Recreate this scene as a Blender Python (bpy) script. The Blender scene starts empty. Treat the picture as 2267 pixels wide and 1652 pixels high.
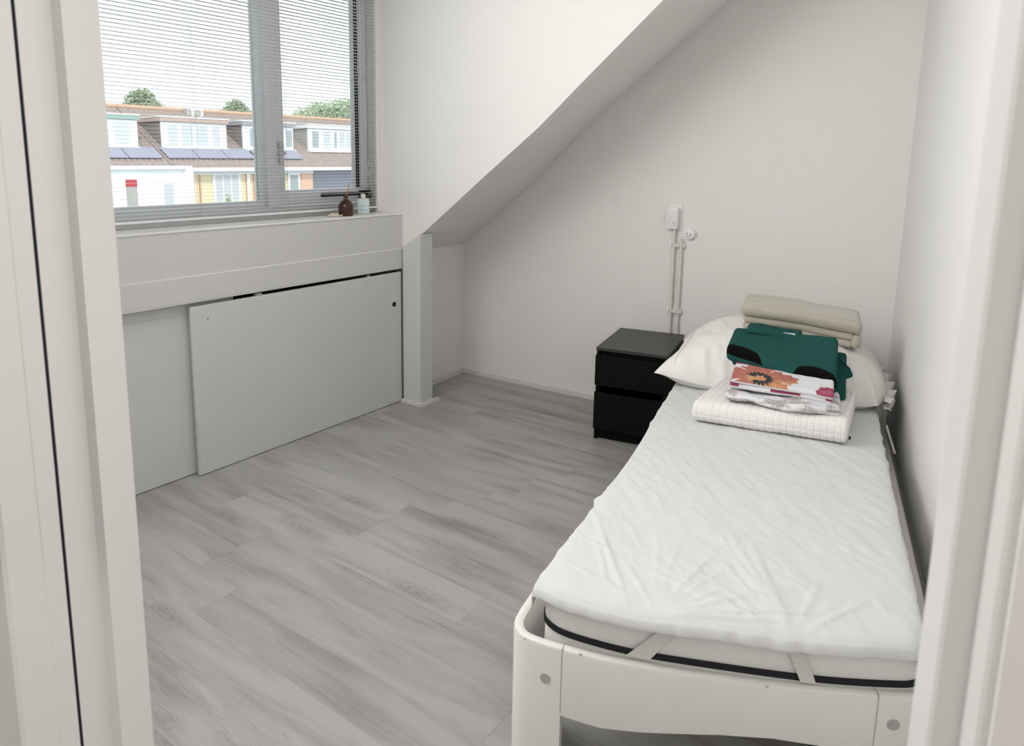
import bpy, bmesh, math, random
from mathutils import Vector, Matrix, noise
D = bpy.data
C = bpy.context.scene.collection
SC = bpy.context.scene
random.seed(7)
A = math.radians(11.4)
EU = Vector((math.cos(A), math.sin(A), 0)); EV = Vector((-math.sin(A), math.cos(A), 0))
def W(u, v, z=0): return EU * u + EV * v + Vector((0, 0, z))
# ------------------------------------------------------------------ camera
F_PX = 1550.0
PITCH = math.radians(9.45); YAW = math.radians(40.245)
cam = D.cameras.new('camera'); cam_ob = D.objects.new('camera', cam); C.objects.link(cam_ob)
cam.sensor_width = 36.0; cam.lens = F_PX / 2267 * 36.0
cam.shift_x = (1133.5 - 960.0) / 2267; cam.shift_y = (620.0 - 826.0) / 2267
cam_ob.location = (0, 0, 1.5)
cam_ob.rotation_euler = (math.pi / 2 - PITCH, 0, YAW)
cam.clip_start = 0.02; cam.clip_end = 300
cam.dof.use_dof = True; cam.dof.focus_distance = 3.2; cam.dof.aperture_fstop = 8.5
SC.camera = cam_ob
# ------------------------------------------------------------------ sky, sun, added fill lights, exposure
world = D.worlds.new('sky'); SC.world = world; world.use_nodes = True
bg = world.node_tree.nodes['Background']
bg.inputs[0].default_value = (0.90, 0.96, 1.0, 1); bg.inputs[1].default_value = 1.35
SUN_P = 1.6; HALL_P = 9.0; HALL2_P = 8.5; ROOM_P = 29.0; POINT_FILL_P = 9.5; PORTAL = True
SC.view_settings.view_transform = 'Standard'
SC.view_settings.look = 'None'
SC.view_settings.gamma = 1.0
SC.view_settings.use_curve_mapping = False
SC.view_settings.exposure = 0.35
sun = D.lights.new('sun', 'SUN'); sun.energy = SUN_P; sun.angle = math.radians(6); sun.color = (1, .97, .92)
so = D.objects.new('sun', sun); C.objects.link(so)
so.rotation_euler = Vector((-.62, .35, -.70)).to_track_quat('-Z', 'Y').to_euler()
hl = D.lights.new('hall_fill', 'AREA'); hl.energy = HALL_P; hl.size = 1.1; hl.color = (1, .965, .93)  # added fill from the hall side, no such lamp seen; brightens left jamb
ho = D.objects.new('hall_fill', hl); C.objects.link(ho); ho.location = W(.78, .02, 2.35)
ho.rotation_euler = Vector((-.85, .05, -.35)).to_track_quat('-Z', 'Y').to_euler()
hl.size = .8
h2 = D.lights.new('hall_back_fill', 'AREA'); h2.energy = HALL2_P; h2.size = .6; h2.color = (1, .97, .94)  # unseen area light added behind the camera to lift the bed foot
h2o = D.objects.new('hall_back_fill', h2); C.objects.link(h2o); h2o.location = W(-.35, -1.6, 2.3); h2o.rotation_euler = (math.radians(62), 0, A)
rl_ = D.lights.new('room_fill', 'AREA'); rl_.energy = ROOM_P; rl_.size = 1.3; rl_.color = (1, .98, .95)  # added out of view, stands in for daylight from the dormer window
ro_ = D.objects.new('room_fill', rl_); C.objects.link(ro_); ro_.location = (-2.35, 1.0, 2.38)
ro_.rotation_euler = Vector((.90, .34, -.27)).to_track_quat('-Z', 'Y').to_euler()
bu_ = D.lights.new('point_fill', 'POINT'); bu_.energy = POINT_FILL_P; bu_.shadow_soft_size = .25; bu_.color = (1, .985, .96)  # added point light without a visible fixture, lifts window frames and room
bo_ = D.objects.new('point_fill', bu_); C.objects.link(bo_); bo_.location = (-1.65, .95, 2.5)
pl = D.lights.new('window_portal', 'AREA'); pl.shape = 'RECTANGLE'; pl.size = 2.95; pl.size_y = 1.5
pl.cycles.is_portal = True
po = D.objects.new('window_portal', pl); C.objects.link(po); po.location = (-3.27, 1.72, 1.98)
po.rotation_euler = Vector((1, 0, 0)).to_track_quat('-Z', 'Y').to_euler()

# ------------------------------------------------------------------ frames of reference
def back_y(x): return 3.911 + .0585 * (x + 3.033)

# ------------------------------------------------------------------ materials
def mat(name, col, rough=.6, spec=.3, metal=0, bump=None, bscale=60, trans=0, sheen=0, ior=1.45, var=0, vscale=3):
    m = D.materials.new(name); m.use_nodes = True
    nt = m.node_tree; b = nt.nodes['Principled BSDF']
    b.inputs['Base Color'].default_value = (*col, 1)
    b.inputs['Roughness'].default_value = rough
    b.inputs['Specular IOR Level'].default_value = spec
    b.inputs['Metallic'].default_value = metal
    b.inputs['IOR'].default_value = ior
    if trans: b.inputs['Transmission Weight'].default_value = trans
    if sheen: b.inputs['Sheen Weight'].default_value = sheen
    tc = nt.nodes.new('ShaderNodeTexCoord')
    if bump:
        n = nt.nodes.new('ShaderNodeTexNoise'); n.inputs['Scale'].default_value = bscale; n.inputs['Detail'].default_value = 4
        bm_ = nt.nodes.new('ShaderNodeBump'); bm_.inputs['Strength'].default_value = bump; bm_.inputs['Distance'].default_value = .004
        nt.links.new(tc.outputs['Object'], n.inputs['Vector']); nt.links.new(n.outputs['Fac'], bm_.inputs['Height'])
        nt.links.new(bm_.outputs['Normal'], b.inputs['Normal'])
    if var:
        n = nt.nodes.new('ShaderNodeTexNoise'); n.inputs['Scale'].default_value = vscale; n.inputs['Detail'].default_value = 3
        mx = nt.nodes.new('ShaderNodeMixRGB')
        mx.inputs[1].default_value = (*[c * (1 - var) for c in col], 1); mx.inputs[2].default_value = (*[min(1, c * (1 + var)) for c in col], 1)
        nt.links.new(tc.outputs['Object'], n.inputs['Vector']); nt.links.new(n.outputs['Fac'], mx.inputs[0]); nt.links.new(mx.outputs[0], b.inputs['Base Color'])
    return m
M = {}
M['wall'] = mat('white_plaster', (.865, .855, .838), .85, .2, bump=.35, bscale=55)
M['smooth'] = mat('smooth_white_paint', (.865, .855, .838), .6, .3, bump=.12, bscale=30)
M['gloss'] = mat('satin_white_paint', (.85, .85, .84), .38, .4, bump=.05, bscale=20)
M['darker_white'] = mat('darker_white_paint', (.675, .675, .66), .6, .3, bump=.12, bscale=30)  # darker copy of the smooth white, on sill box, trims and post
M['panel'] = mat('grey_white_board', (.665, .675, .655), .5, .35, bump=.03, bscale=25, var=.015, vscale=2)
M['panel_edge'] = mat('worn_board_edge', (.62, .62, .59), .6, .2)
M['jamb'] = mat('door_frame_paint', (.80, .795, .78), .45, .4, bump=.03, bscale=15)
M['hallwall'] = mat('hall_wall_paint', (.80, .775, .76), .8, .2, bump=.1, bscale=25)
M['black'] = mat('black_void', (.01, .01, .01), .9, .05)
M['seal'] = mat('dark_seal', (.02, .022, .035), .7, .1)
M['upvc'] = mat('window_frame_white', (.88, .90, .93), .35, .4)
M['slat'] = mat('blind_slat_white', (.88, .89, .90), .4, .4)
M['cord'] = mat('blind_cord', (.55, .54, .50), .8, .1)
M['handle_black'] = mat('black_metal', (.015, .015, .015), .4, .4)
M['steel'] = mat('dull_steel', (.55, .55, .53), .35, .5, metal=.7)
M['blackwood'] = mat('black_brown_wood', (.006, .0055, .0055), .5, .12, bump=.05, bscale=80)
M['blacktop'] = mat('black_brown_top', (.045, .044, .043), .38, .4)
M['bedwhite'] = mat('bed_white_lacquer', (.88, .865, .83), .4, .4, bump=.02, bscale=10)
M['bolt'] = mat('grey_bolt_cap', (.50, .50, .49), .5, .3)
M['mattress'] = mat('mattress_knit', (.89, .88, .86), .9, .1, bump=.5, bscale=220)
M['piping'] = mat('dark_piping', (.03, .03, .033), .9, .1)
M['cover'] = mat('white_bed_cover', (.725, .73, .745), .75, .2, bump=.10, bscale=14)
M['strap'] = mat('elastic_strap', (.74, .73, .70), .8, .1)
M['pillow'] = mat('white_pillow_cotton', (.89, .88, .85), .85, .15, bump=.8, bscale=13)
M['quilt'] = mat('white_quilted_cotton', (.89, .88, .86), .85, .15)
M['beige'] = mat('beige_fleece', (.51, .47, .40), .95, .1, bump=.5, bscale=90, sheen=.4)
M['plastic'] = mat('white_plastic', (.90, .895, .88), .35, .4)
M['conduit'] = mat('grey_conduit', (.80, .78, .74), .4, .4)
M['hole'] = mat('socket_hole', (.02, .02, .02), .8, .1)
M['amber'] = mat('amber_glass', (.045, .012, .006), .06, .6)
M['reed'] = mat('reed_wood', (.50, .25, .13), .7, .2)
M['clearplastic'] = mat('clear_gel_bottle', (.66, .74, .74), .12, .5)
M['label'] = mat('pale_label', (.62, .76, .78), .5, .3)
M['labelblue'] = mat('label_blue', (.15, .32, .45), .5, .3)
M['labelgreen'] = mat('label_green', (.16, .30, .12), .5, .3)
M['whitecap'] = mat('white_cap', (.85, .85, .85), .35, .4)
M['stone'] = mat('cream_stone', (.72, .68, .58), .8, .2, bump=.3, bscale=60)
M['twig'] = mat('brown_twig', (.20, .09, .06), .8, .1)
M['crack'] = mat('fine_crack', (.35, .35, .34), .9, .1)
M['subfloor'] = mat('subfloor', (.2, .19, .18), .9, .1)
M['skirt'] = mat('skirting_white', (.66, .65, .62), .5, .3)
# glass
g = D.materials.new('window_glass'); g.use_nodes = True; nt = g.node_tree; nt.nodes.clear()
o_ = nt.nodes.new('ShaderNodeOutputMaterial'); tr = nt.nodes.new('ShaderNodeBsdfTransparent'); gl = nt.nodes.new('ShaderNodeBsdfGlossy')
gl.inputs['Roughness'].default_value = .02; mx = nt.nodes.new('ShaderNodeMixShader'); fr = nt.nodes.new('ShaderNodeFresnel'); fr.inputs[0].default_value = 1.3
tr.inputs[0].default_value = (.95, .97, .97, 1)
nt.links.new(fr.outputs[0], mx.inputs[0]); nt.links.new(tr.outputs[0], mx.inputs[1]); nt.links.new(gl.outputs[0], mx.inputs[2]); nt.links.new(mx.outputs[0], o_.inputs[0])
M['glass'] = g
# printed cloth (colour held per vertex)
def vcol(name, rough=.9, sheen=0, bump=.2, bscale=60):
    m = mat(name, (.8, .8, .8), rough, .12, bump=bump, bscale=bscale, sheen=sheen)
    nt = m.node_tree; a = nt.nodes.new('ShaderNodeAttribute'); a.attribute_name = 'print'
    nt.links.new(a.outputs['Color'], nt.nodes['Principled BSDF'].inputs['Base Color']); return m
M['floral'] = vcol('floral_print_cotton'); M['leaf'] = vcol('leaf_print_cotton'); M['green'] = vcol('dotted_green_fleece', .95, 0, .5, 110)

def plank_material():
    m = D.materials.new('washed_oak_laminate'); m.use_nodes = True; nt = m.node_tree; N = nt.nodes; L = nt.links
    b = N['Principled BSDF']; b.inputs['Roughness'].default_value = .42; b.inputs['Specular IOR Level'].default_value = .35
    tc = N.new('ShaderNodeTexCoord'); oi = N.new('ShaderNodeObjectInfo')
    cmb = N.new('ShaderNodeCombineXYZ')
    for i, k in enumerate((37.0, 61.0, 13.0)):
        mu = N.new('ShaderNodeMath'); mu.operation = 'MULTIPLY'; mu.inputs[1].default_value = k
        L.new(oi.outputs['Random'], mu.inputs[0]); L.new(mu.outputs[0], cmb.inputs[i])
    add = N.new('ShaderNodeVectorMath'); add.operation = 'ADD'; L.new(tc.outputs['Object'], add.inputs[0]); L.new(cmb.outputs[0], add.inputs[1])
    def mapped(sx, sy):
        q = N.new('ShaderNodeVectorMath'); q.operation = 'MULTIPLY'; q.inputs[1].default_value = (sx, sy, 1); L.new(add.outputs[0], q.inputs[0]); return q
    def nz(sx, sy, det=4, dist=0.0):
        n = N.new('ShaderNodeTexNoise'); n.inputs['Scale'].default_value = 1; n.inputs['Detail'].default_value = det; n.inputs['Distortion'].default_value = dist
        L.new(mapped(sx, sy).outputs[0], n.inputs['Vector']); return n
    def ramp(src, stops):
        r = N.new('ShaderNodeValToRGB'); e = r.color_ramp.elements
        e[0].position, e[0].color = stops[0][0], (*[stops[0][1]] * 3, 1); e[1].position, e[1].color = stops[-1][0], (*[stops[-1][1]] * 3, 1)
        for p, c in stops[1:-1]:
            x = e.new(p); x.color = (c, c, c, 1)
        L.new(src, r.inputs[0]); return r
    def mul(a, c):
        q = N.new('ShaderNodeMath'); q.operation = 'MULTIPLY'; L.new(a, q.inputs[0]); L.new(c, q.inputs[1]); return q
    def mx_(f, a, c):
        q = N.new('ShaderNodeMixRGB'); L.new(f, q.inputs[0])
        if isinstance(a, tuple): q.inputs[1].default_value = (*a, 1)
        else: L.new(a, q.inputs[1])
        if isinstance(c, tuple): q.inputs[2].default_value = (*c, 1)
        else: L.new(c, q.inputs[2])
        return q
    broad = ramp(nz(1.4, 8, 4, .9).outputs['Fac'], [(.42, 0), (.66, 1)])
    streak = ramp(nz(3.0, 46, 6, 1.2).outputs['Fac'], [(.44, 0), (.70, 1)])
    grain = nz(9, 240, 5, .3)
    light = (.425, .421, .410); mid = (.350, .335, .322); dark = (.18, .162, .152)
    c1 = mx_(broad.outputs[0], light, mid)
    f2 = mul(streak.outputs[0], broad.outputs[0]); sc = N.new('ShaderNodeMath'); sc.operation = 'MULTIPLY'; sc.inputs[1].default_value = .72; L.new(f2.outputs[0], sc.inputs[0])
    c2 = mx_(sc.outputs[0], c1.outputs[0], (.25, .232, .22))
    # knots: a few stretched ringed cells
    warp = nz(6, 20, 2); wv = N.new('ShaderNodeVectorMath'); wv.operation = 'SCALE'; wv.inputs['Scale'].default_value = .35
    L.new(warp.outputs['Color'], wv.inputs[0]); wa = N.new('ShaderNodeVectorMath'); wa.operation = 'ADD'; L.new(mapped(1.5, 6.5).outputs[0], wa.inputs[0]); L.new(wv.outputs[0], wa.inputs[1])
    vo = N.new('ShaderNodeTexVoronoi'); vo.inputs['Scale'].default_value = 1; vo.voronoi_dimensions = '2D'; L.new(wa.outputs[0], vo.inputs['Vector'])
    km = ramp(vo.outputs['Distance'], [(.015, 1), (.09, .8), (.33, 0)])
    sel = N.new('ShaderNodeSeparateColor'); L.new(vo.outputs['Color'], sel.inputs[0])
    gt = N.new('ShaderNodeMath'); gt.operation = 'GREATER_THAN'; gt.inputs[1].default_value = .55; L.new(sel.outputs[0], gt.inputs[0])
    rg = N.new('ShaderNodeMath'); rg.operation = 'MULTIPLY'; rg.inputs[1].default_value = 80; L.new(vo.outputs['Distance'], rg.inputs[0])
    sn = N.new('ShaderNodeMath'); sn.operation = 'SINE'; L.new(rg.outputs[0], sn.inputs[0])
    sr = N.new('ShaderNodeMapRange'); sr.inputs[1].default_value = -1; sr.inputs[2].default_value = 1; sr.inputs[3].default_value = .45; sr.inputs[4].default_value = .95; L.new(sn.outputs[0], sr.inputs[0])
    kf = mul(mul(km.outputs[0], gt.outputs[0]).outputs[0], sr.outputs[0])
    kf2 = N.new('ShaderNodeMath'); kf2.operation = 'MULTIPLY'; kf2.inputs[1].default_value = .62; L.new(kf.outputs[0], kf2.inputs[0])
    c3 = mx_(kf2.outputs[0], c2.outputs[0], dark)
    # thin cracks
    ck = ramp(nz(2.2, 34, 2, 2.0).outputs['Fac'], [(.488, 0), (.5, 1), (.512, 0)])
    cm_ = ramp(nz(1.6, 6, 1).outputs['Fac'], [(.53, 0), (.64, 1)])
    cf = mul(ck.outputs[0], cm_.outputs[0]); cf2 = N.new('ShaderNodeMath'); cf2.operation = 'MULTIPLY'; cf2.inputs[1].default_value = .5; L.new(cf.outputs[0], cf2.inputs[0])
    c4 = mx_(cf2.outputs[0], c3.outputs[0], dark)
    gm = N.new('ShaderNodeMapRange'); gm.inputs[3].default_value = .94; gm.inputs[4].default_value = 1.06; L.new(grain.outputs['Fac'], gm.inputs[0])
    rv = N.new('ShaderNodeMapRange'); rv.inputs[3].default_value = .95; rv.inputs[4].default_value = 1.05; L.new(oi.outputs['Random'], rv.inputs[0])
    tot = mul(gm.outputs[0], rv.outputs[0])
    fin = N.new('ShaderNodeVectorMath'); fin.operation = 'SCALE'; L.new(c4.outputs[0], fin.inputs[0]); L.new(tot.outputs[0], fin.inputs['Scale'])
    L.new(fin.outputs[0], b.inputs['Base Color'])
    bu = N.new('ShaderNodeBump'); bu.inputs['Strength'].default_value = .08; bu.inputs['Distance'].default_value = .001; L.new(grain.outputs['Fac'], bu.inputs['Height']); L.new(bu.outputs[0], b.inputs['Normal'])
    return m
M['plank'] = plank_material()

# ------------------------------------------------------------------ helpers
def props(o, label=None, cat=None, group=None, kind=None):
    if label: o['label'] = label
    if cat: o['category'] = cat
    if group: o['group'] = group
    if kind: o['kind'] = kind
    return o
def link(name, me, m, parent=None, loc=None, rz=None, smooth=False):
    if m is not None: me.materials.append(m)
    if smooth:
        for p in me.polygons: p.use_smooth = True
    o = D.objects.new(name, me); C.objects.link(o)
    if parent: o.parent = parent
    if loc is not None: o.location = loc
    if rz is not None: o.rotation_euler = (0, 0, rz)
    return o
def empty(name, loc, rz=0, **k):
    o = D.objects.new(name, None); C.objects.link(o); o.location = loc; o.rotation_euler = (0, 0, rz); o.empty_display_size = .05
    return props(o, **k)
class B:
    def __init__(s): s.bm = bmesh.new()
    def box(s, x0, x1, y0, y1, z0, z1, bev=0, seg=2, rot=None):
        r = bmesh.ops.create_cube(s.bm, size=1); vs = r['verts']
        cx, cy, cz = (x0 + x1) / 2, (y0 + y1) / 2, (z0 + z1) / 2
        for v in vs: v.co = Vector((v.co.x * (x1 - x0), v.co.y * (y1 - y0), v.co.z * (z1 - z0)))
        if bev:
            es = list({e for v in vs for e in v.link_edges}); r2 = bmesh.ops.bevel(s.bm, geom=es, offset=bev, segments=seg, affect='EDGES', profile=.5)
            vs = list({v for f in r2['faces'] for v in f.verts} | {v for v in vs if v.is_valid})
        for v in vs:
            if rot is not None: v.co = rot @ v.co
            v.co += Vector((cx, cy, cz))
        return s
    def cyl(s, p0, p1, r0, r1=None, n=20, cap=True):
        p0, p1 = Vector(p0), Vector(p1); r1 = r0 if r1 is None else r1
        d = p1 - p0; q = d.to_track_quat('Z', 'Y').to_matrix().to_4x4(); q.translation = (p0 + p1) / 2
        bmesh.ops.create_cone(s.bm, cap_ends=cap, segments=n, radius1=r0, radius2=r1, depth=d.length, matrix=q); return s
    def tube(s, pts, r, n=8):
        pts = [Vector(p) for p in pts]; rings = []
        for i, p in enumerate(pts):
            t = (pts[min(i + 1, len(pts) - 1)] - pts[max(i - 1, 0)]).normalized()
            a = Vector((0, 0, 1)) if abs(t.z) < .9 else Vector((1, 0, 0))
            e1 = t.cross(a).normalized(); e2 = t.cross(e1)
            rings.append([s.bm.verts.new(p + e1 * r * math.cos(2 * math.pi * k / n) + e2 * r * math.sin(2 * math.pi * k / n)) for k in range(n)])
        for a, b in zip(rings, rings[1:]):
            for k in range(n): s.bm.faces.new((a[k], a[(k + 1) % n], b[(k + 1) % n], b[k]))
        s.bm.faces.new(rings[0][::-1]); s.bm.faces.new(rings[-1]); return s
    def lathe(s, prof, n=32, c=(0, 0, 0)):
        rings = []
        for r, z in prof: rings.append([s.bm.verts.new((c[0] + r * math.cos(2 * math.pi * k / n), c[1] + r * math.sin(2 * math.pi * k / n), c[2] + z)) for k in range(n)])
        for a, b in zip(rings, rings[1:]):
            for k in range(n): s.bm.faces.new((a[k], a[(k + 1) % n], b[(k + 1) % n], b[k]))
        s.bm.faces.new(rings[0][::-1]); s.bm.faces.new(rings[-1]); return s
    def prism(s, poly, z0, z1, f=None):
        """poly: list of 2D points; z may be a function of the 2D point."""
        lo = [s.bm.verts.new((p[0], p[1], z0(p) if callable(z0) else z0)) for p in poly]
        hi = [s.bm.verts.new((p[0], p[1], z1(p) if callable(z1) else z1)) for p in poly]
        n = len(poly)
        s.bm.faces.new(lo[::-1]); s.bm.faces.new(hi)
        for k in range(n): s.bm.faces.new((lo[k], lo[(k + 1) % n], hi[(k + 1) % n], hi[k]))
        return s
    def solid(s, a, b):
        """two matching loops of 3-D points"""
        la = [s.bm.verts.new(p) for p in a]; lb = [s.bm.verts.new(p) for p in b]; n = len(a)
        s.bm.faces.new(la[::-1]); s.bm.faces.new(lb)
        for k in range(n): s.bm.faces.new((la[k], la[(k + 1) % n], lb[(k + 1) % n], lb[k]))
        return s
    def out(s, name, m, parent=None, loc=None, rz=None, smooth=False, angle=None, **k):
        bmesh.ops.recalc_face_normals(s.bm, faces=s.bm.faces[:])
        me = D.meshes.new(name); s.bm.to_mesh(me); s.bm.free()
        o = link(name, me, m, parent, loc, rz, smooth)
        if angle is not None:
            for p in me.polygons: p.use_smooth = True
            try: me.set_sharp_from_angle(angle=math.radians(angle))
            except Exception: pass
        return props(o, **k)
def lerp(a, b, t): return a + (b - a) * t
def interp(tab, x):
    if x <= tab[0][0]: return tab[0][1]
    for (x0, y0), (x1, y1) in zip(tab, tab[1:]):
        if x <= x1: return y0 + (y1 - y0) * (x - x0) / (x1 - x0)
    return tab[-1][1]
def smooth_path(pts, n=6):
    """Catmull-Rom through 2-D points"""
    P = [Vector(p) for p in pts]; out = []
    for i in range(len(P) - 1):
        p0 = P[max(i - 1, 0)]; p1 = P[i]; p2 = P[i + 1]; p3 = P[min(i + 2, len(P) - 1)]
        for k in range(n):
            t = k / n
            out.append(.5 * ((2 * p1) + (p2 - p0) * t + (2 * p0 - 5 * p1 + 4 * p2 - p3) * t * t + (-p0 + 3 * p1 - 3 * p2 + p3) * t ** 3))
    out.append(P[-1]); return out
def fbm(p, o=3): return noise.fractal(Vector(p), 1.0, 2.0, o)

# ================================================================== STRUCTURE
ST = dict(kind='structure')
# ---- floor with its planks
floor = B().box(-3.7, 1.2, -1.7, 4.5, -.12, -.0125).out('floor', M['subfloor'], **ST)
ROWW = .172
ends = {0: -2.16, 1: -2.01, 2: -2.247, 3: -2.25, 4: -1.30, 5: -1.95, 6: -1.96, 7: -1.84, 8: -1.745, 9: -1.66, 10: -1.68, 11: -1.58, 12: -1.70, 13: -1.15, 14: -2.3, 15: -1.5, 16: -2.0}
plank_cache = {}
ang = math.radians(1.2)
for k in range(-15, 19):
    y0 = .948 + ROWW * k; yc = y0 + ROWW / 2
    e = ends.get(k, -2.0 + .37 * math.sin(k * 2.3))
    xs = [e - 2.6, e - 1.3, e, e + 1.3, e + 2.6]
    for x0 in xs:
        a, b_ = max(x0, -3.55), min(x0 + 1.3, 1.05)
        if b_ - a < .06: continue
        for_y = yc + math.tan(ang) * ((a + b_) / 2 + 2.0)
        key = (round(a, 4), round(b_, 4))
        Lh = (b_ - a) / 2 - .00005; Wh = ROWW / 2 - .00005
        if for_y > 4.3: continue
        bb = B().box(-Lh, Lh, -Wh, Wh, -.012, 0, bev=.00028, seg=1)
        bb.out('plank', M['plank'], floor, loc=((a + b_) / 2, for_y, 0), rz=ang)
# ---- back wall
B().prism([(-3.7, back_y(-3.7)), (.2, back_y(.2)), (.2, back_y(.2) + .12), (-3.7, back_y(-3.7) + .12)], 0, 2.86).out('wall_back', M['wall'], **ST)
# ---- right wall (bed frame of reference)
B().box(.358, .48, .50, 4.2, 0, 2.86).out('wall_right', M['wall'], rz=A, **ST)
# ---- front wall with the doorway
fw = B()
fw.box(-3.9, -.86, .45, .56, 0, 2.86); fw.box(.19, .36, .46, .56, 0, 2.86); fw.box(-.86, .19, .45, .56, 2.06, 2.86)
fw.box(.36, 1.0, .459, .50, 0, 2.86); fw.box(-3.9, -.9, .40, .45, 0, 2.86)
fw.out('wall_front', M['smooth'], rz=A, **ST)
# ---- hallway behind the camera
B().box(-1.62, -1.5, -1.8, .40, 0, 2.86).out('wall_hall_left', M['hallwall'], rz=A, **ST)
B().box(1.0, 1.12, -1.8, .50, 0, 2.86).out('wall_hall_right', M['hallwall'], rz=A, **ST)
B().box(-1.62, 1.12, -1.92, -1.8, 0, 2.86).out('wall_hall_back', M['hallwall'], rz=A, **ST)
B().box(-1.7, 1.2, -2.0, -1.5, -.12, 0).out('floor_hall', M['subfloor'], rz=A, **ST)
# ---- ceiling (flat part)
B().box(-3.9, 1.9, -2.6, 4.4, 2.84, 2.96).out('ceiling', M['smooth'], **ST)
# ---- sloped ceiling between dormer cheek and back wall
ck = [(-3.10, .86), (-2.93, .985), (-2.744, 1.10), (-2.344, 1.405), (-1.971, 1.683), (-1.673, 1.938), (-1.334, 2.223), (-.60, 2.86)]
bk = [(-3.10, .90), (-2.98, .972), (-2.857, 1.072), (-2.486, 1.372), (-1.95, 1.87), (-1.62, 2.12), (-1.32, 2.357), (-.72, 2.86)]
def up(p, d=.12): return (p[0] - d * .62, p[1] + d * .78)
sl = B()
nf = [sl.bm.verts.new((x, 3.19, z)) for x, z in ck]; nb = [sl.bm.verts.new((x, back_y(x) + .02, z)) for x, z in bk]
nf2 = [sl.bm.verts.new((up(p)[0], 3.19, up(p)[1])) for p in ck]; nb2 = [sl.bm.verts.new((up(p)[0], back_y(p[0]) + .02, up(p)[1])) for p in bk]
for i in range(len(ck) - 1):
    sl.bm.faces.new((nf[i], nf[i + 1], nb[i + 1], nb[i])); sl.bm.faces.new((nf2[i], nb2[i], nb2[i + 1], nf2[i + 1]))
    sl.bm.faces.new((nf[i], nf2[i], nf2[i + 1], nf[i + 1])); sl.bm.faces.new((nb[i], nb[i + 1], nb2[i + 1], nb2[i]))
sl.bm.faces.new((nf[0], nb[0], nb2[0], nf2[0])); sl.bm.faces.new((nf[-1], nf2[-1], nb2[-1], nb[-1]))
sl.out('ceiling_slope', M['wall'], angle=30, **ST)
# ---- dormer cheek beside the window (triangular wall)
cp = [(-3.18, 1.19), (-2.93, 1.19)] + [(-2.93, .985)] + [(x, z) for x, z in ck[2:]] + [(-3.18, 2.86)]
cp = [(-3.18, .96), (-2.93, .985)] + ck[2:] + [(-3.18, 2.86)]
B().solid([(x, 3.165, z) for x, z in cp], [(x, 3.215, z) for x, z in cp]).out('wall_cheek', M['smooth'], **ST)
B().box(-3.25, -.5, 0.02, .08, 1.2, 2.86).out('wall_dormer_left', M['smooth'], **ST)
# ---- outer skin: storage space behind the panels, wall under and over the window
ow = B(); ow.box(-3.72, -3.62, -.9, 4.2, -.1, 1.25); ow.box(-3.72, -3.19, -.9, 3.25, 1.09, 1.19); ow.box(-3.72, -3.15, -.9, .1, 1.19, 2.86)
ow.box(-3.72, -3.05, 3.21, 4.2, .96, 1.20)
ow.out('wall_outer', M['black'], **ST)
B().box(-3.30, -3.16, -.9, 3.22, 2.74, 2.86).out('wall_window_head', M['smooth'], **ST)
B().box(-3.72, -3.10, 3.225, 3.30, 0, 1.2).out('wall_storage_end', M['smooth'], **ST)
# knee wall in the niche
B().prism([(-3.035, 3.215), (-2.985, 3.215), (-3.033, 3.93), (-3.09, 3.93)], 0, .985).out('wall_knee', M['wall'], **ST)
# sill box over the panels
sb = B()
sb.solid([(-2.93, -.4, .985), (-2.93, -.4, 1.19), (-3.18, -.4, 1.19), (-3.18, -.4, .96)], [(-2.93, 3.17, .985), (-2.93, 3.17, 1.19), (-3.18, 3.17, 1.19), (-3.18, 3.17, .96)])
sb.out('wall_left', M['darker_white'], **ST)
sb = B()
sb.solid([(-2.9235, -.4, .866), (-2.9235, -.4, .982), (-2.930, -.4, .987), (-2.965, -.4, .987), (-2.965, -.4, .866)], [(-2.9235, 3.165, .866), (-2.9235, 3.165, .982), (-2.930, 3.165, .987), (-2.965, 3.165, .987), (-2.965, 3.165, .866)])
sb.out('trim_1', M['darker_white'], **ST)
B().box(-2.958, -2.9245, -.4, 3.16, .857, .868, bev=.003).out('trim_2', M['darker_white'], **ST)
B().box(-3.18, -2.925, .08, 3.168, 1.189, 1.2, bev=.004).out('window_sill', M['gloss'], **ST)
# corner post between panels and niche
pt = [(-2.915, 3.150), (-2.772, 3.150), (-2.772, 3.262), (-2.915, 3.262)]
pz = {(-2.915, 3.150): 1.0}
B().prism(pt, 0, lambda p: interp(ck, p[0]) - .004).out('trim_3', M['darker_white'], **ST)
# skirting
sk = B()
def strip(p, q, n, h=.022, t=.020):
    p, q, n = Vector((*p, 0)), Vector((*q, 0)), Vector((*n, 0)).normalized() * t
    sk.solid([p, p + n, p + n * .75 + Vector((0, 0, h)), p + Vector((0, 0, h * 1.1))], [q, q + n, q + n * .75 + Vector((0, 0, h)), q + Vector((0, 0, h * 1.1))])
strip((-3.032, back_y(-3.03)), (-1.6, back_y(-1.6)), (.0585, -1)); sk.out('baseboard_back', M['skirt'], **ST); sk = B()
strip((-2.99, 3.262), (-3.032, 3.90), (1, 0)); sk.out('baseboard_knee', M['skirt'], **ST); sk = B()
strip((-2.925, 3.150), (-2.772, 3.150), (0, -1), .018, .018); strip((-2.772, 3.132), (-2.772, 3.31), (1, 0), .018, .018); sk.out('baseboard_post', M['skirt'], **ST)

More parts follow.
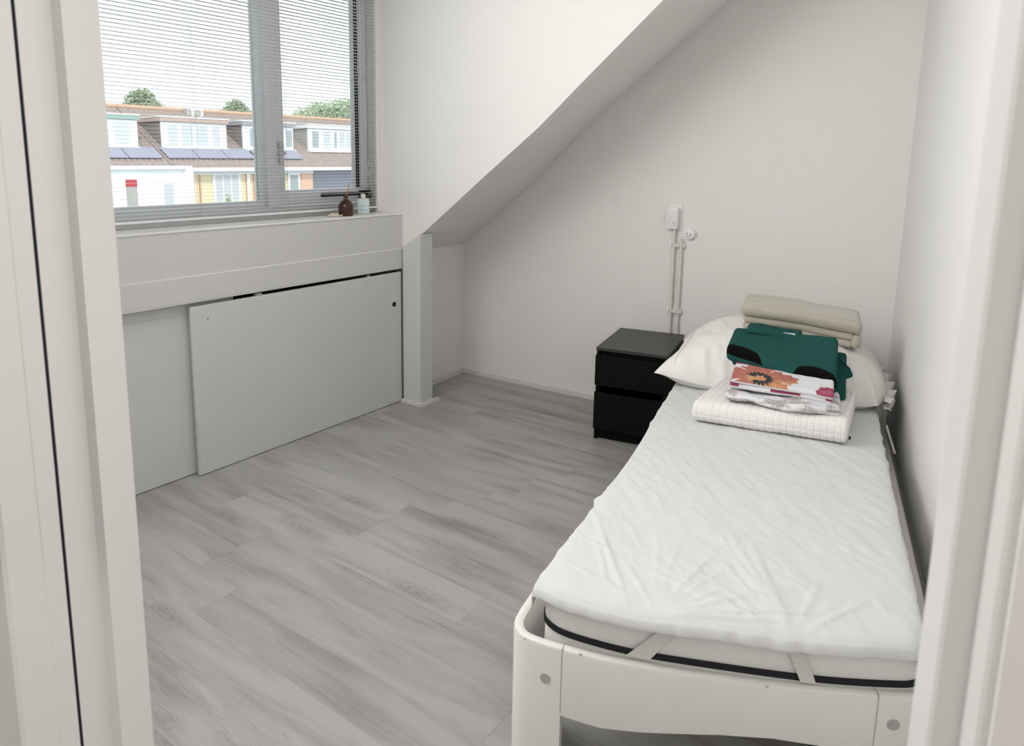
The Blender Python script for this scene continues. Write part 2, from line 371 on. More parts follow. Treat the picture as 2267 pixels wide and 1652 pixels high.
# ---- window_1
win = empty('window_1', (-3.18, 1.7, 1.2), kind='structure')
def wp(b, name, m, **k): return b.out(name, m, win, loc=(3.18, -1.7, -1.2), **k)
XW = -3.185
wp(B().box(XW - .07, XW, .08, 3.20, 1.20, 1.262, bev=.004), 'bottom_rail', M['upvc'])
wp(B().box(XW - .07, XW, .08, 3.20, 2.68, 2.74, bev=.004), 'top_rail', M['upvc'])
wp(B().box(XW - .07, XW, .08, .14, 1.26, 2.68, bev=.003), 'side_stile', M['upvc'])
wp(B().box(XW - .07, XW, 3.125, 3.20, 1.26, 2.68, bev=.003), 'side_stile', M['upvc'])
wp(B().box(XW - .07, XW + .012, 2.355, 2.436, 1.26, 2.68, bev=.004), 'mullion', M['upvc'])
# fixed light glazing frame
s = B(); s.box(XW - .055, XW - .02, .14, 2.355, 1.262, 1.300, bev=.003); s.box(XW - .055, XW - .02, .14, 2.355, 2.64, 2.68, bev=.003)
s.box(XW - .055, XW - .02, .14, .18, 1.30, 2.64); s.box(XW - .055, XW - .02, 2.316, 2.355, 1.30, 2.64)
wp(s, 'glazing_frame', M['upvc'])
wp(B().box(XW - .042, XW - .036, .18, 2.316, 1.30, 2.64), 'glass_pane', M['glass'])
wp(B().box(XW - .034, XW - .028, 2.311, 2.317, 1.30, 2.64), 'gasket', M['skirt'])
# opening sash on the right
s = B(); s.box(XW - .05, XW + .004, 2.440, 3.120, 1.268, 1.350, bev=.004); s.box(XW - .05, XW + .004, 2.440, 3.120, 2.61, 2.675, bev=.004)
s.box(XW - .05, XW + .004, 2.440, 2.478, 1.35, 2.61, bev=.004); s.box(XW - .05, XW + .004, 3.066, 3.120, 1.35, 2.61, bev=.004)
wp(s, 'sash_frame', M['upvc'])
wp(B().box(XW - .035, XW - .029, 2.478, 3.066, 1.35, 2.61), 'glass_pane', M['glass'])
wp(B().box(XW - .028, XW - .016, 3.040, 3.064, 1.352, 2.608), 'gasket', M['seal'])
wp(B().box(XW - .028, XW - .020, 3.010, 3.040, 1.352, 2.608), 'glazing_bead', M['upvc'])
s = B(); s.box(XW + .004, XW + .022, 2.73, 3.10, 1.306, 1.326, bev=.004); s.box(XW + .004, XW + .032, 3.03, 3.125, 1.292, 1.306, bev=.003); s.box(XW + .004, XW + .03, 3.04, 3.12, 1.326, 1.338, bev=.003)
s.cyl((XW + .004, 2.75, 1.316), (XW + .036, 2.75, 1.316), .010); s.cyl((XW + .004, 3.02, 1.316), (XW + .036, 3.02, 1.316), .009)
wp(s, 'window_stay', M['handle_black'], label='black casement stay on the bottom of the opening sash')
s = B()
for z in (1.600, 1.555, 1.512): s.box(XW + .004, XW + .03, 2.425, 2.452, z - .016, z + .016, bev=.003)
s.box(XW + .008, XW + .026, 2.44, 2.474, 1.548, 1.565, bev=.003)
wp(s, 'hinge', M['steel'], label='dull metal hinge knuckles beside the mullion')
wp(B().box(-3.19, -3.10, 3.125, 3.168, 1.20, 2.74, bev=.003), 'reveal_trim', M['smooth'])
wp(B().box(-3.19, -3.155, .08, 3.125, 1.20, 1.222, bev=.003), 'sill_batten', M['smooth'])

# ---- door frame
dr = empty('door_1', W(-.33, .5, 0), A, kind='structure')
def dl(b, name, m, **k): return b.out(name, m, dr, loc=(.33, -.5, 0), **k)
dl(B().prism([(-.752, .56), (-.752, .5125), (-.770, .5125), (-.770, .4722), (-.86, .4722), (-.86, .56)], 0, 2.06), 'left_jamb', M['jamb'])
dl(B().prism([(-.7715, .4722), (-.7715, .4676), (-.80, .4676), (-.80, .4722)], 0, 2.06), 'door_seal', M['seal'], label='dark rubber seal line along the left door jamb')
dl(B().prism([(-.770, .4676), (-.770, .4445), (-.7712, .4435), (-.7712, .404), (-.775, .400), (-.90, .400), (-.90, .4676)], 0, 2.06), 'left_casing', M['jamb'])
dl(B().prism([(.0865, .56), (.0865, .499), (.0885, .497), (.102, .497), (.102, .461), (.104, .459), (.19, .459), (.19, .56)], 0, 2.06), 'right_jamb', M['jamb'])
dl(B().prism([(.1072, .459), (.1072, .452), (.36, .452), (.36, .459)], 0, 2.06), 'right_casing', M['hallwall'])
dl(B().box(-.90, .19, .40, .56, 2.02, 2.06), 'head_jamb', M['jamb'])

# ================================================================== THINGS
# ---- window blind
bl = empty('window_blind', (-3.12, 1.64, 2.70), label='white horizontal slatted blind hanging open across the whole window', cat='blind')
BL0, BL1 = .12, 3.128
def bp(b, name, m, **k): return b.out(name, m, bl, loc=(3.12, -1.64, -2.70), **k)
sm_ = D.meshes.new('slat'); sb = bmesh.new(); pr = [(-.0125, -.0002), (-.006, .0003), (0, .0005), (.006, .0003), (.0125, -.0002)]
ys = [BL0 - 1.64, BL1 - 1.64]
ra = [[sb.verts.new((x, y, z)) for x, z in pr] for y in ys]; rb = [[sb.verts.new((x, y, z - .0005)) for x, z in pr] for y in ys]
for i in range(4):
    sb.faces.new((ra[0][i], ra[0][i + 1], ra[1][i + 1], ra[1][i])); sb.faces.new((rb[0][i], rb[1][i], rb[1][i + 1], rb[0][i + 1]))
for k in (0, 4): sb.faces.new((ra[0][k], ra[1][k], rb[1][k], rb[0][k]))
bmesh.ops.recalc_face_normals(sb, faces=sb.faces[:]); sb.to_mesh(sm_); sb.free(); sm_.materials.append(M['slat'])
NS = 80; PITCHZ = .01775
for k in range(NS):
    o = D.objects.new('slat', sm_); C.objects.link(o); o.parent = bl
    z = 1.252 + PITCHZ * k
    o.location = (0, 0, z - 2.70 + random.uniform(-.0004, .0004)); o.rotation_euler = (random.uniform(-.0003, .0003), math.radians(.2 + random.uniform(-.8, .8)), 0)
bp(B().box(-3.134, -3.106, BL0, BL1, 1.226, 1.238, bev=.003), 'bottom_rail', M['slat'])
bp(B().box(-3.140, -3.100, BL0, BL1, 2.678, 2.718, bev=.003), 'head_rail', M['slat'])
for y in (.62, 1.885, 2.43, 2.985):
    for dx in (-.0128, .0128):
        bp(B().tube([(-3.12 + dx, y, 1.232), (-3.12 + dx, y, 2.68)], .0006, 5), 'ladder_cord', M['cord'])
bp(B().tube([(-3.12, 1.905, 1.232), (-3.12, 1.905, 2.68)], .0007, 5), 'lift_cord', M['cord'])
bp(B().tube([(-3.12, 2.445, 1.232), (-3.12, 2.45, 2.68)], .0007, 5), 'lift_cord', M['cord'])
def cordloop(pts, r=.0011): return B().tube(pts, r, 6)
bp(cordloop([(-3.098, 3.030, 2.68), (-3.098, 3.028, 2.0), (-3.098, 3.026, 1.62), (-3.097, 3.024, 1.545)]), 'pull_cord', M['cord'])
bp(cordloop([(-3.100, 3.036, 2.68), (-3.100, 3.034, 1.9), (-3.099, 3.030, 1.56)]), 'pull_cord', M['cord'])
kp = [(-3.095, 3.024 + .012 * math.sin(t * 2.1), 1.545 - .0105 * t) for t in range(12)] + [(-3.094, 3.036 + .006 * math.cos(t), 1.43 + .012 * t) for t in range(9)]
bp(cordloop(kp, .0020), 'cord_knot', M['cord'], label='tangled knot at the end of the pull cord')
bp(cordloop([(-3.10, 2.99, 2.68), (-3.10, 2.975, 2.15), (-3.10, 2.955, 1.99), (-3.10, 2.962, 1.955), (-3.10, 2.985, 1.95), (-3.10, 3.0, 1.97), (-3.10, 3.01, 2.68)], .0008), 'cord_loop', M['cord'])

# ---- sliding panels
def panel(name, x0, x1, y0, y1, z0, z1, label):
    root = empty(name, (x1, (y0 + y1) / 2, z0), label=label, cat='panel')
    def q(b, n, m, **k): return b.out(n, m, root, loc=(-x1, -(y0 + y1) / 2, -z0), **k)
    q(B().box(x0, x1, y0, y1, z0, z1, bev=.0025), 'board', M['panel']); return q
q = panel('sliding_panel', -2.948, -2.930, 1.706, 3.150, .003, .838, 'front grey white sliding cupboard panel with dark finger hole, beside corner post')
def disc(q, name, y, z, r, m, x=-2.930, d=.0012): q(B().cyl((x - d, y, z), (x + .0006, y, z), r, n=16), name, m)
disc(q, 'finger_hole', 3.083, .641, .0155, M['hole']); q(B().cyl((-2.931, 3.083, .641), (-2.9290, 3.083, .641), .0185, n=24), 'hole_rim', M['panel_edge'])
bpy.data.objects['finger_hole'].location.x += .0016
for (y, z) in ((2.085, .808), (2.103, .809), (2.094, .793)): disc(q, 'screw_head', y, z, .0042, M['bolt'])
for (y, z) in ((2.842, .810), (2.850, .798)): disc(q, 'screw_head', y, z, .0035, M['bolt'])
disc(q, 'screw_hole', 1.795, .770, .0035, M['hole'])
q(B().box(-2.962, -2.936, 2.075, 2.115, .838, .850, bev=.002), 'roller_bracket', M['steel'])
q(B().box(-2.962, -2.936, 2.86, 2.885, .838, .848, bev=.002), 'roller_bracket', M['steel'])
q(B().box(-2.9305, -2.9290, 1.706, 1.716, .06, .30, bev=.0004), 'edge_strip', M['panel_edge'])
q = panel('sliding_panel', -2.992, -2.975, .15, 1.97, .003, .885, 'rear grey white sliding cupboard panel, partly behind the front one')
for (y, z) in ((1.616, .843), (1.643, .845), (1.630, .822)): disc(q, 'screw_head', y, z, .0065, M['panel_edge'], x=-2.975)
q(B().box(-2.9752, -2.9744, .15, 1.706, .8010, .8018), 'joint_line', M['crack'])

# ---- things on the sill
d_ = empty('trinket_dish', (-3.03, 2.705, 1.2), label='small flat cream dish with scalloped rim on the window sill', cat='dish')
b = B(); n = 40
for (r0, r1, z0, z1) in ((.036, .047, 0, .009),):
    prof = [(.030, 0), (.042, .002), (.047, .009), (.043, .011), (.030, .008), (.004, .007)]
    b.lathe(prof, n)
for v in b.bm.verts:
    a = math.atan2(v.co.y, v.co.x); k = 1 + .05 * math.cos(7 * a); v.co.x *= k * .8; v.co.y *= k * 1.05
b.out('dish_plate', M['stone'], d_, smooth=True)
b = B()
for t, (x, y, r) in enumerate(((0, -.018, .014), (.006, .002, .015), (-.006, .018, .013), (.008, -.034, .009))):
    b.lathe([(.001, .008), (r, .010), (r * .9, .016), (r * .5, .020), (.001, .021)], 16, (x, y, 0))
b.out('stone_lump', M['stone'], d_, smooth=True)
B().lathe([(.0005, .019), (.006, .020), (.004, .023), (.0005, .024)], 10, (.01, .0, 0)).out('dark_speck', mat('dried_flower', (.25, .12, .12), .8), d_)
t = empty('diffuser_bottle', (-3.02, 2.781, 1.2), label='dark amber glass diffuser bottle with flared neck on the window sill', cat='bottle')
B().lathe([(.001, 0), (.034, 0), (.040, .003), (.0435, .012), (.0445, .052), (.0430, .062), (.038, .072), (.029, .083), (.017, .0915), (.0125, .097), (.0125, .106), (.0185, .117), (.0170, .118), (.0105, .108), (.0105, .095), (.001, .090)], 40).out('glass_body', M['amber'], t, smooth=True)
B().lathe([(.0125, .096), (.0138, .099), (.0125, .103)], 32).out('neck_ring', mat('amber_ring', (.25, .09, .02), .2, .6), t, smooth=True)
for i, (dx, dy, lx, ly, h) in enumerate(((-.003, .001, .012, .026, .184), (.002, -.003, .004, .021, .178))):
    r_ = B().cyl((dx, dy, 0), (lx, ly, h - .09), .0017, n=10).out('reed_stick', M['reed'], loc=(-3.02, 2.781, 1.295))
    props(r_, ('longer thin brown reed stick leaning out of the amber bottle', 'shorter thin brown reed stick leaning out of the amber bottle')[i], 'stick', 'reed sticks in the amber bottle')
t = empty('gel_bottle', (-3.045, 2.945, 1.2), math.radians(-40), label='small clear hand gel bottle with white cap and pale label, rightmost on sill', cat='bottle')
b = B(); b.box(-.011, .011, -.036, .036, 0, .092, bev=.0085, seg=4); b.out('bottle_body', M['clearplastic'], t, angle=60)
B().cyl((0, 0, .090), (0, 0, .096), .011).out('neck', M['clearplastic'], t, smooth=False)
b = B(); b.cyl((0, 0, .095), (0, 0, .121), .0135, .0125, n=28); b.out('cap', M['whitecap'], t, angle=40)
lb = B().box(.0108, .0114, -.027, .027, .018, .074, bev=.0002, seg=1).out('label_sheet', M['label'], t)
B().box(.0115, .0118, -.025, .025, .0225, .0255).out('print_bar', M['labelblue'], lb)
B().box(.0115, .0118, -.020, .016, .0490, .0505).out('print_line', M['labelblue'], lb)
B().box(.0115, .0118, -.025, -.006, .0545, .0560).out('print_line', M['labelblue'], lb)
B().prism([(.0, 0), (.006, .003), (.009, .008), (.003, .006)], 0, .0003).out('print_leaf', M['labelgreen'], lb, loc=(.0116, -.020, .030)).rotation_euler = (math.pi / 2, 0, math.pi / 2)

# ---- wall sockets and conduits (frame aligned to back wall)
BA = math.atan(.0585)
def bwp(x, z, off=0): return Vector((x, back_y(x), z)) + Vector((math.sin(BA), -math.cos(BA), 0)) * off
t = empty('double_socket', bwp(-1.556, 1.125), BA, label='white double wall socket on a backing plate above the black nightstand', cat='socket')
B().box(-.040, .044, -.006, 0, -.008, .144, bev=.002).out('backing_plate', M['plastic'], t)
B().box(-.034, .031, -.048, -.006, .002, .124, bev=.006, seg=3).out('socket_housing', M['plastic'], t, angle=40)
for z in (.088, .038):
    o = B().lathe([(.0225, 0), (.0225, .0016), (.0205, .0016), (.0190, -.0), (.0170, -.001)], 36).out('socket_ring', M['skirt'], t, loc=(-.0015, -.0475, z)); o.rotation_euler = (math.pi / 2, 0, 0)
    for dx in (-.0095, .0095):
        B().cyl((dx, -.0005, 0), (dx, .004, 0), .0030, n=14).out('pin_hole', M['hole'], o, loc=(0, 0, 0)).rotation_euler = (-math.pi / 2, 0, 0)
for o in [x for x in D.objects if x.name.startswith('pin_hole')]:
    o.rotation_euler = (-math.pi / 2, 0, 0); o.location = (0, 0, 0)
t = empty('telephone_socket', bwp(-1.462, 1.104), BA, label='round white telephone socket with four holes, right of the double socket', cat='socket')
o = B().lathe([(.033, 0), (.033, .018), (.031, .024), (.026, .026), (.001, .0265)], 40).out('round_cover', M['plastic'], t, angle=40); o.rotation_euler = (math.pi / 2, 0, 0)
for dx, dz in ((-.012, .001), (.010, -.003), (-.007, -.012), (.006, -.014)):
    B().cyl((dx, -.0272, dz), (dx, -.024, dz), .0028, n=14).out('pin_hole', M['hole'], t)
for i, (xt, zt, xb, nm) in enumerate(((-1.547, 1.130, -1.520, 'white wall conduit running down from the double socket'), (-1.504, 1.068, -1.480, 'open ended white wall conduit below the round socket'))):
    t = empty('conduit', bwp(xt, 0), BA, label=nm, cat='conduit', group='conduits on the back wall')
    def lc(x, z, off): return ((x - xt) / math.cos(BA), -off, z)
    b = B()
    if i == 0: b.cyl(lc(xb - .02, .02, .020), lc(xt, zt, .020), .0085, n=18)
    else:
        b.cyl(lc(xb - .02, .02, .020), lc(xt, zt, .020), .0085, n=18)
    b.out('pipe', M['conduit'], t, angle=40)
    if i == 1: B().cyl(lc(xt, zt, .020), lc(xt, zt + .0006, .020), .0068, n=16).out('pipe_mouth', M['hole'], t)
    for z in (1.034, .646):
        xc = lerp(xb - .02, xt, z / zt)
        b = B(); b.box(*[lc(xc - .022, z, 0)[0], lc(xc + .020, z, 0)[0]], -.012, 0, z - .011, z + .011, bev=.0015)
        b.box(lc(xc - .021, z, 0)[0], lc(xc - .0095, z, 0)[0], -.026, -.008, z - .011, z + .011, bev=.002); b.box(lc(xc + .0095, z, 0)[0], lc(xc + .019, z, 0)[0], -.026, -.008, z - .011, z + .011, bev=.002)
        b.out('pipe_clip', M['plastic'], t)

# ---- nightstand (bed frame of reference)
t = empty('nightstand', W(-.82, 3.93, 0), A, label='black brown two drawer nightstand against the back wall beside the bed', cat='nightstand')
def np_(b, name, m, par=None, **k): return b.out(name, m, par or t, loc=(.82, -3.93, 0) if par is None else None, **k)
b = B(); b.box(-1.0, -.984, 3.652, 4.165, 0, .503); b.box(-.652, -.636, 3.652, 4.165, 0, .503); b.box(-.984, -.652, 4.155, 4.165, .02, .503)
b.box(-.984, -.652, 3.664, 3.68, .445, .503); b.box(-.984, -.652, 3.70, 4.155, .03, .045)
np_(b, 'carcass', M['blackwood'])
np_(B().box(-1.003, -.633, 3.645, 4.166, .503, .520, bev=.0012), 'top_board', M['blacktop'])
np_(B().box(-.984, -.652, 3.672, 3.688, .0, .070), 'plinth', M['blackwood'])
for z0, z1 in ((.314, .480), (.066, .274)):
    o = B(); o.box(-1.0005, -.6355, 3.628, 3.646, z0, z1, bev=.0015); f_ = np_(o, 'drawer', M['blackwood'])
    bx = B(); bx.box(-.978, -.658, 3.66, 4.12, z0 + .01, z1 - .035); bx.out('drawer_box', M['blackwood'], f_)

# ---- bed
bed = empty('bed', W(-.13, 2.6, 0), A, label='white lacquered single bed frame with rounded corners along the right wall', cat='bed')
BO = Vector((-.13, 2.6, 0))
def bd(b, name, m, par=None, **k): return b.out(name, m, par or bed, loc=-BO if par is None else None, **k)
outer = [(-.582, 1.62), (-.582, 1.50), (-.574, 1.448), (-.550, 1.416), (-.512, 1.405), (-.439, 1.408), (-.347, 1.420), (-.205, 1.453), (-.07, 1.496), (.04, 1.535), (.184, 1.592), (.255, 1.620), (.300, 1.645), (.322, 1.685), (.326, 1.80)]
path = smooth_path(outer, 24)
TH = .026
def offset(path, d):
    out = []
    for i, p in enumerate(path):
        tg = (path[min(i + 1, len(path) - 1)] - path[max(i - 1, 0)]).normalized(); out.append(p + Vector((-tg.y, tg.x)) * d)
    return out
inner = offset(path, TH)
def band(sel, zt, zb, bev=.006):
    """rounded band along the path"""
    b = B(); ro = []
    idx = [i for i, p in enumerate(path) if sel(p, i)]
    for i in idx:
        o, n_ = path[i], inner[i]; d = (n_ - o); L = d.length; d = d / L; z1 = zt(o); z0 = zb(o); r = .009
        pr = [(0, z0), (0, z1 - r), (r * .3, z1 - r * .3), (r, z1), (L - r, z1), (L - r * .3, z1 - r * .3), (L, z1 - r), (L, z0)]
        ro.append([b.bm.verts.new((o.x + d.x * s_, o.y + d.y * s_, z)) for s_, z in pr])
    for a, c in zip(ro, ro[1:]):
        for k in range(8): b.bm.faces.new((a[k], a[(k + 1) % 8], c[(k + 1) % 8], c[k]))
    b.bm.faces.new(ro[0]); b.bm.faces.new(ro[-1][::-1]); return b
ztop = lambda p: .400
zbot = lambda p: interp([(-.44, .229), (-.35, .226), (-.27, .236), (-.18, .252), (-.10, .264), (0, .272), (.10, .266), (.19, .245)], p.x)
JL, JR = -.4395, .1875
half = len(path) // 2
iJL = min(range(len(path)), key=lambda k: abs(path[k].x - JL) if k > 20 else 9); iJR = min(range(len(path)), key=lambda k: abs(path[k].x - JR))
bd(band(lambda p, i: i <= iJL, ztop, lambda p: 0.0), 'leg', M['bedwhite'], angle=35)
bd(band(lambda p, i: iJL <= i <= iJR, ztop, zbot), 'foot_rail', M['bedwhite'], angle=35)
bd(band(lambda p, i: i >= iJR, ztop, lambda p: 0.0), 'leg', M['bedwhite'], angle=35)
for jx in (JL, JR):
    p = min(path, key=lambda q: abs(q.x - jx)); q_ = inner[path.index(p)]
    d = (q_ - p).normalized(); n2 = Vector((d.y, -d.x)) * .0011
    P0 = p - d * .0004; P1 = q_ + d * .0004
    bd(B().prism([P0 - n2, P0 + n2, P1 + n2, P1 - n2], .236, .4004), 'joint_gasket', M['bolt'])
for (x, y, z) in ((-.475, 1.405, .313), (.219, 1.606, .334)):
    i = min(range(len(path)), key=lambda k: abs(path[k].x - x)); p = path[i]; d = (inner[i] - p).normalized()
    o3 = Vector((p.x, p.y, z)); dd = Vector((d.x, d.y, 0))
    bd(B().cyl(o3 - dd * .0012, o3 + dd * .004, .0128, n=28), 'bolt_cap', M['bolt'])
# small paint chips on the foot rail
for (x, zz, r) in ((-.397, .3985, .0035), (-.02, .3935, .004), (.045, .390, .0028), (-.53, .394, .003)):
    i = min(range(len(path)), key=lambda k: abs(path[k].x - x)); p = path[i]; d = (inner[i] - p).normalized()
    bd(B().box(-r, r, -.0004, .0012, -r * .6, r * .6), 'paint_chip', M['bolt']).location = Vector((p.x + d.x * .0012, p.y + d.y * .0012, zz)) - BO
b = B(); b.box(-.582, -.556, 1.62, 3.86, .26, .355, bev=.006); bd(b, 'side_rail', M['bedwhite'])
b = B(); b.box(.300, .326, 1.80, 3.86, .26, .355, bev=.006); bd(b, 'side_rail', M['bedwhite'])
bd(B().box(-.582, .326, 3.86, 3.886, .24, .40, bev=.006), 'head_rail', M['bedwhite'])
bd(B().box(-.582, -.50, 3.835, 3.86, 0, .39, bev=.004), 'leg', M['bedwhite']); bd(B().box(.24, .326, 3.835, 3.86, 0, .39, bev=.004), 'leg', M['bedwhite'])
for k in range(12):
    y = 1.80 + k * .175
    bd(B().box(-.556, .300, y, y + .07, .316, .330, bev=.003), 'bed_slat', M['bedwhite'])

# ---- mattress
MF = [(-.517, 1.56), (-.514, 1.505), (-.492, 1.468), (-.435, 1.450), (-.293, 1.462), (-.109, 1.510), (.066, 1.565), (.200, 1.622), (.254, 1.655), (.270, 1.70), (.272, 1.78)]
front = smooth_path(MF, 5)
outline = [Vector((-.500, 3.78)), Vector((-.492, 2.6)), Vector((-.500, 1.9))] + front + [Vector((.268, 1.9)), Vector((.266, 2.6)), Vector((.266, 3.78)), Vector((.24, 3.82)), Vector((-.48, 3.82))]
mt = empty('mattress', W(-.12, 2.6, .33), A, label='white knitted mattress with dark piping lying in the white bed frame', cat='mattress')
MO = Vector((-.12, 2.6, .33))
def shrink(poly, d):
    c = []; n = len(poly)
    for i in range(n):
        tg = (poly[(i + 1) % n] - poly[i - 1]).normalized(); c.append(poly[i] + Vector((-tg.y, tg.x)) * d)
    return c
b = B(); rings = []
for d, z in ((.012, .330), (.003, .336), (0, .348), (0, .404), (.003, .412), (0, .420), (-.002, .45), (0, .480), (.004, .492), (.014, .500)):
    rings.append([b.bm.verts.new((p.x, p.y, z)) for p in shrink(outline, d)])
for a, c in zip(rings, rings[1:]):
    for k in range(len(a)): b.bm.faces.new((a[k], a[(k + 1) % len(a)], c[(k + 1) % len(a)], c[k]))
b.bm.faces.new(rings[0][::-1]); b.bm.faces.new(rings[-1])
b.out('mattress_body', M['mattress'], mt, loc=-MO, angle=60)
so2 = shrink(outline, -.0015)
b = B(); rg = []
for p, q2 in zip(shrink(outline, .004), shrink(outline, -.004)):
    rg.append([b.bm.verts.new((p.x, p.y, .4045)), b.bm.verts.new((q2.x, q2.y, .4055)), b.bm.verts.new((q2.x, q2.y, .4190)), b.bm.verts.new((p.x, p.y, .4200))])
for i in range(len(rg)):
    a, c = rg[i], rg[(i + 1) % len(rg)]
    for k in range(4): b.bm.faces.new((a[k], a[(k + 1) % 4], c[(k + 1) % 4], c[k]))
b.out('piping', M['piping'], mt, loc=-MO, label='dark grey piping around the mattress')

# ---- mattress cover (wrinkled white sheet)
def mf(u): return interp([(p.x, p.y) for p in front if -.5 < p.x < .27], u)
cv = empty('mattress_cover', W(-.12, 2.6, .5), A, label='thin wrinkled white cover spread over the whole mattress', cat='mattress cover')
CO = Vector((-.12, 2.6, .5))
b = B(); NU, NV = 150, 330
U0, U1 = -.514, .264
def crease(p, q, w, x, y):
    """signed ridge along segment p-q"""
    px, py = x - p[0], y - p[1]; dx, dy = q[0] - p[0], q[1] - p[1]; L2 = dx * dx + dy * dy
    t_ = max(0, min(1, (px * dx + py * dy) / L2)); ex, ey = px - t_ * dx, py - t_ * dy
    d = math.hypot(ex, ey); return math.exp(-(d / w) ** 2) * math.sin(math.pi * min(1, max(.0, t_ * .9 + .05)))
rnd = random.Random(3); CR = []
for k in range(30):   # pull folds towards the two straps and the corner
    cx, cy = ((.02, 1.53), (-.25, 1.47))[k % 2]; a = rnd.uniform(.25, 2.9); r0, r1 = rnd.uniform(.02, .06), rnd.uniform(.15, .42)
    CR.append(((cx + r0 * math.cos(a), cy + r0 * math.sin(a)), (cx + r1 * math.cos(a), cy + r1 * math.sin(a) * 1.2), rnd.uniform(.004, .008), rnd.uniform(.002, .0042)))
for k in range(90):
    x, y = rnd.uniform(-.5, .25), rnd.uniform(1.6, 3.1); a = rnd.gauss(2.25, .35); l = rnd.uniform(.04, .16)
    CR.append(((x, y), (x + l * math.cos(a), y + l * math.sin(a)), rnd.uniform(.003, .007), rnd.uniform(.001, .0028)))
CR.append(((-.50, 1.86), (-.30, 1.45), .006, .006)); CR.append(((-.46, 1.75), (-.36, 1.50), .006, .004))
def cover_pt(s_, t_):
    # s_ across 0..1 with side drop, t_ along
    side = .045; Wd = U1 - U0; tot = Wd + 2 * side; d = s_ * tot
    if d < side: u, dz = U0, -(side - d)
    elif d > side + Wd: u, dz = U1, -(d - side - Wd)
    else: u, dz = U0 + d - side, 0
    e = min(u - U0, U1 - u); dz -= .008 * math.exp(-(e / .012)) if dz == 0 else .008
    vf = mf(max(-.49, min(.26, u))) - .020
    if u < -.47: vf += .02 * ((-.47 - u) / .075) ** 2
    fd = .030; Lv = 3.80 - vf; dv = t_ * (Lv + fd)
    if dv < fd: ph = dv / fd * math.pi / 2; v = vf + .019 * (1 - math.cos(ph)); dzf = -.019 * (1 - math.sin(ph))
    else: v = vf + .019 + dv - fd; dzf = 0
    e2 = max(0, v - vf); rr = .06
    dz2 = dzf - (.016 * (1 - min(1, e2 / rr)) ** 2)
    z = .520 + min(dz, 0) + dz2
    z = max(z, .455)
    w = 0
    for p, q2, wd, am in CR:
        if abs(u - p[0]) < .5 and abs(v - p[1]) < .5: w += am * crease(p, q2, wd, u, v)
    n1 = fbm((u * 7, v * 5, 1.3), 4) * .0035 + fbm((u * 26 + v * 14, v * 10, 4.1), 3) * .0022 + .0009 * (noise.ridged_multi_fractal(Vector((u * 30 + v * 18, v * 12 - u * 8, 2)), 1, 2, 2, 1, 2) - 1)
    z += min(w, .007) + n1
    if v < 1.80 and u < -.35: u -= .016 * min(1, (1.80 - v) / .35) * (-.35 - u) / .16
    if dz <= 0 and u < .0: u += .014 * math.exp(-((v - 2.35) / .35) ** 2) * (-u / .5)
    if dz < -.01: u += (1 if u > 0 else -1) * (fbm((v * 14, 3.3, 0), 3) * .006 + .002)
    if dzf < -.002: v -= .004 + fbm((u * 20, 9.1, 0), 3) * .005; 
    if u < -.5 and abs(v - 1.95) < .08: u -= .012 * math.exp(-((v - 1.95) / .02) ** 2)
    return (u, v, z)
def tdist(j): # finer near the foot
    x = j / NV; return x ** 1.35
g_ = [[b.bm.verts.new(cover_pt(i / NU, tdist(j))) for i in range(NU + 1)] for j in range(NV + 1)]
for j in range(NV):
    for i in range(NU): b.bm.faces.new((g_[j][i], g_[j][i + 1], g_[j + 1][i + 1], g_[j + 1][i]))
o = b.out('cover_sheet', M['cover'], cv, loc=-CO, smooth=True)
md = o.modifiers.new('thick', 'SOLIDIFY'); md.thickness = .0025; md.offset = -1
for pts in (((-.236, .483), (-.203, .482), (-.255, .405), (-.305, .405)), ((.012, .484), (.044, .484), (.072, .405), (.043, .405))):
    fr, bk_ = [], []
    for (u, z) in pts:
        v = mf(u) - .006 - (.004 if z > .45 else .003); fr.append((u, v, z)); bk_.append((u, v + .002, z))
    b = B(); b.solid(fr, bk_); b.out('elastic_strap', M['strap'], cv, loc=-CO)
b = B(); b.solid([(.295, 3.18, .47), (.300, 3.195, .475), (.322, 3.03, .42), (.316, 3.03, .42)], [(.297, 3.18, .468), (.302, 3.195, .473), (.324, 3.03, .418), (.318, 3.03, .418)])
b.out('elastic_strap', M['strap'], cv, loc=-CO)

# ---- soft bodies
def cushion(name, m, par, fn, nx=70, ny=60, smooth=True, thick=None):
    """fn(a,b,side)->(x,y,z); a,b in -1..1 with points gathered at the rims"""
    b = B(); ga = lambda t_: math.sin(t_ * math.pi / 2)
    top = [[None] * (nx + 1) for _ in range(ny + 1)]; bot = [[None] * (nx + 1) for _ in range(ny + 1)]
    for j in range(ny + 1):
        for i in range(nx + 1):
            A_, B_ = ga(2 * i / nx - 1), ga(2 * j / ny - 1); top[j][i] = b.bm.verts.new(fn(A_, B_, 1))
            rim = i in (0, nx) or j in (0, ny)
            bot[j][i] = top[j][i] if rim else b.bm.verts.new(fn(A_, B_, -1))
    for j in range(ny):
        for i in range(nx):
            b.bm.faces.new((top[j][i], top[j][i + 1], top[j + 1][i + 1], top[j + 1][i]))
            q4 = (bot[j][i], bot[j + 1][i], bot[j + 1][i + 1], bot[j][i + 1])
            if len(set(q4)) == 4:
                try: b.bm.faces.new(q4)
                except ValueError: pass
    return b.out(name, m, par, smooth=smooth)

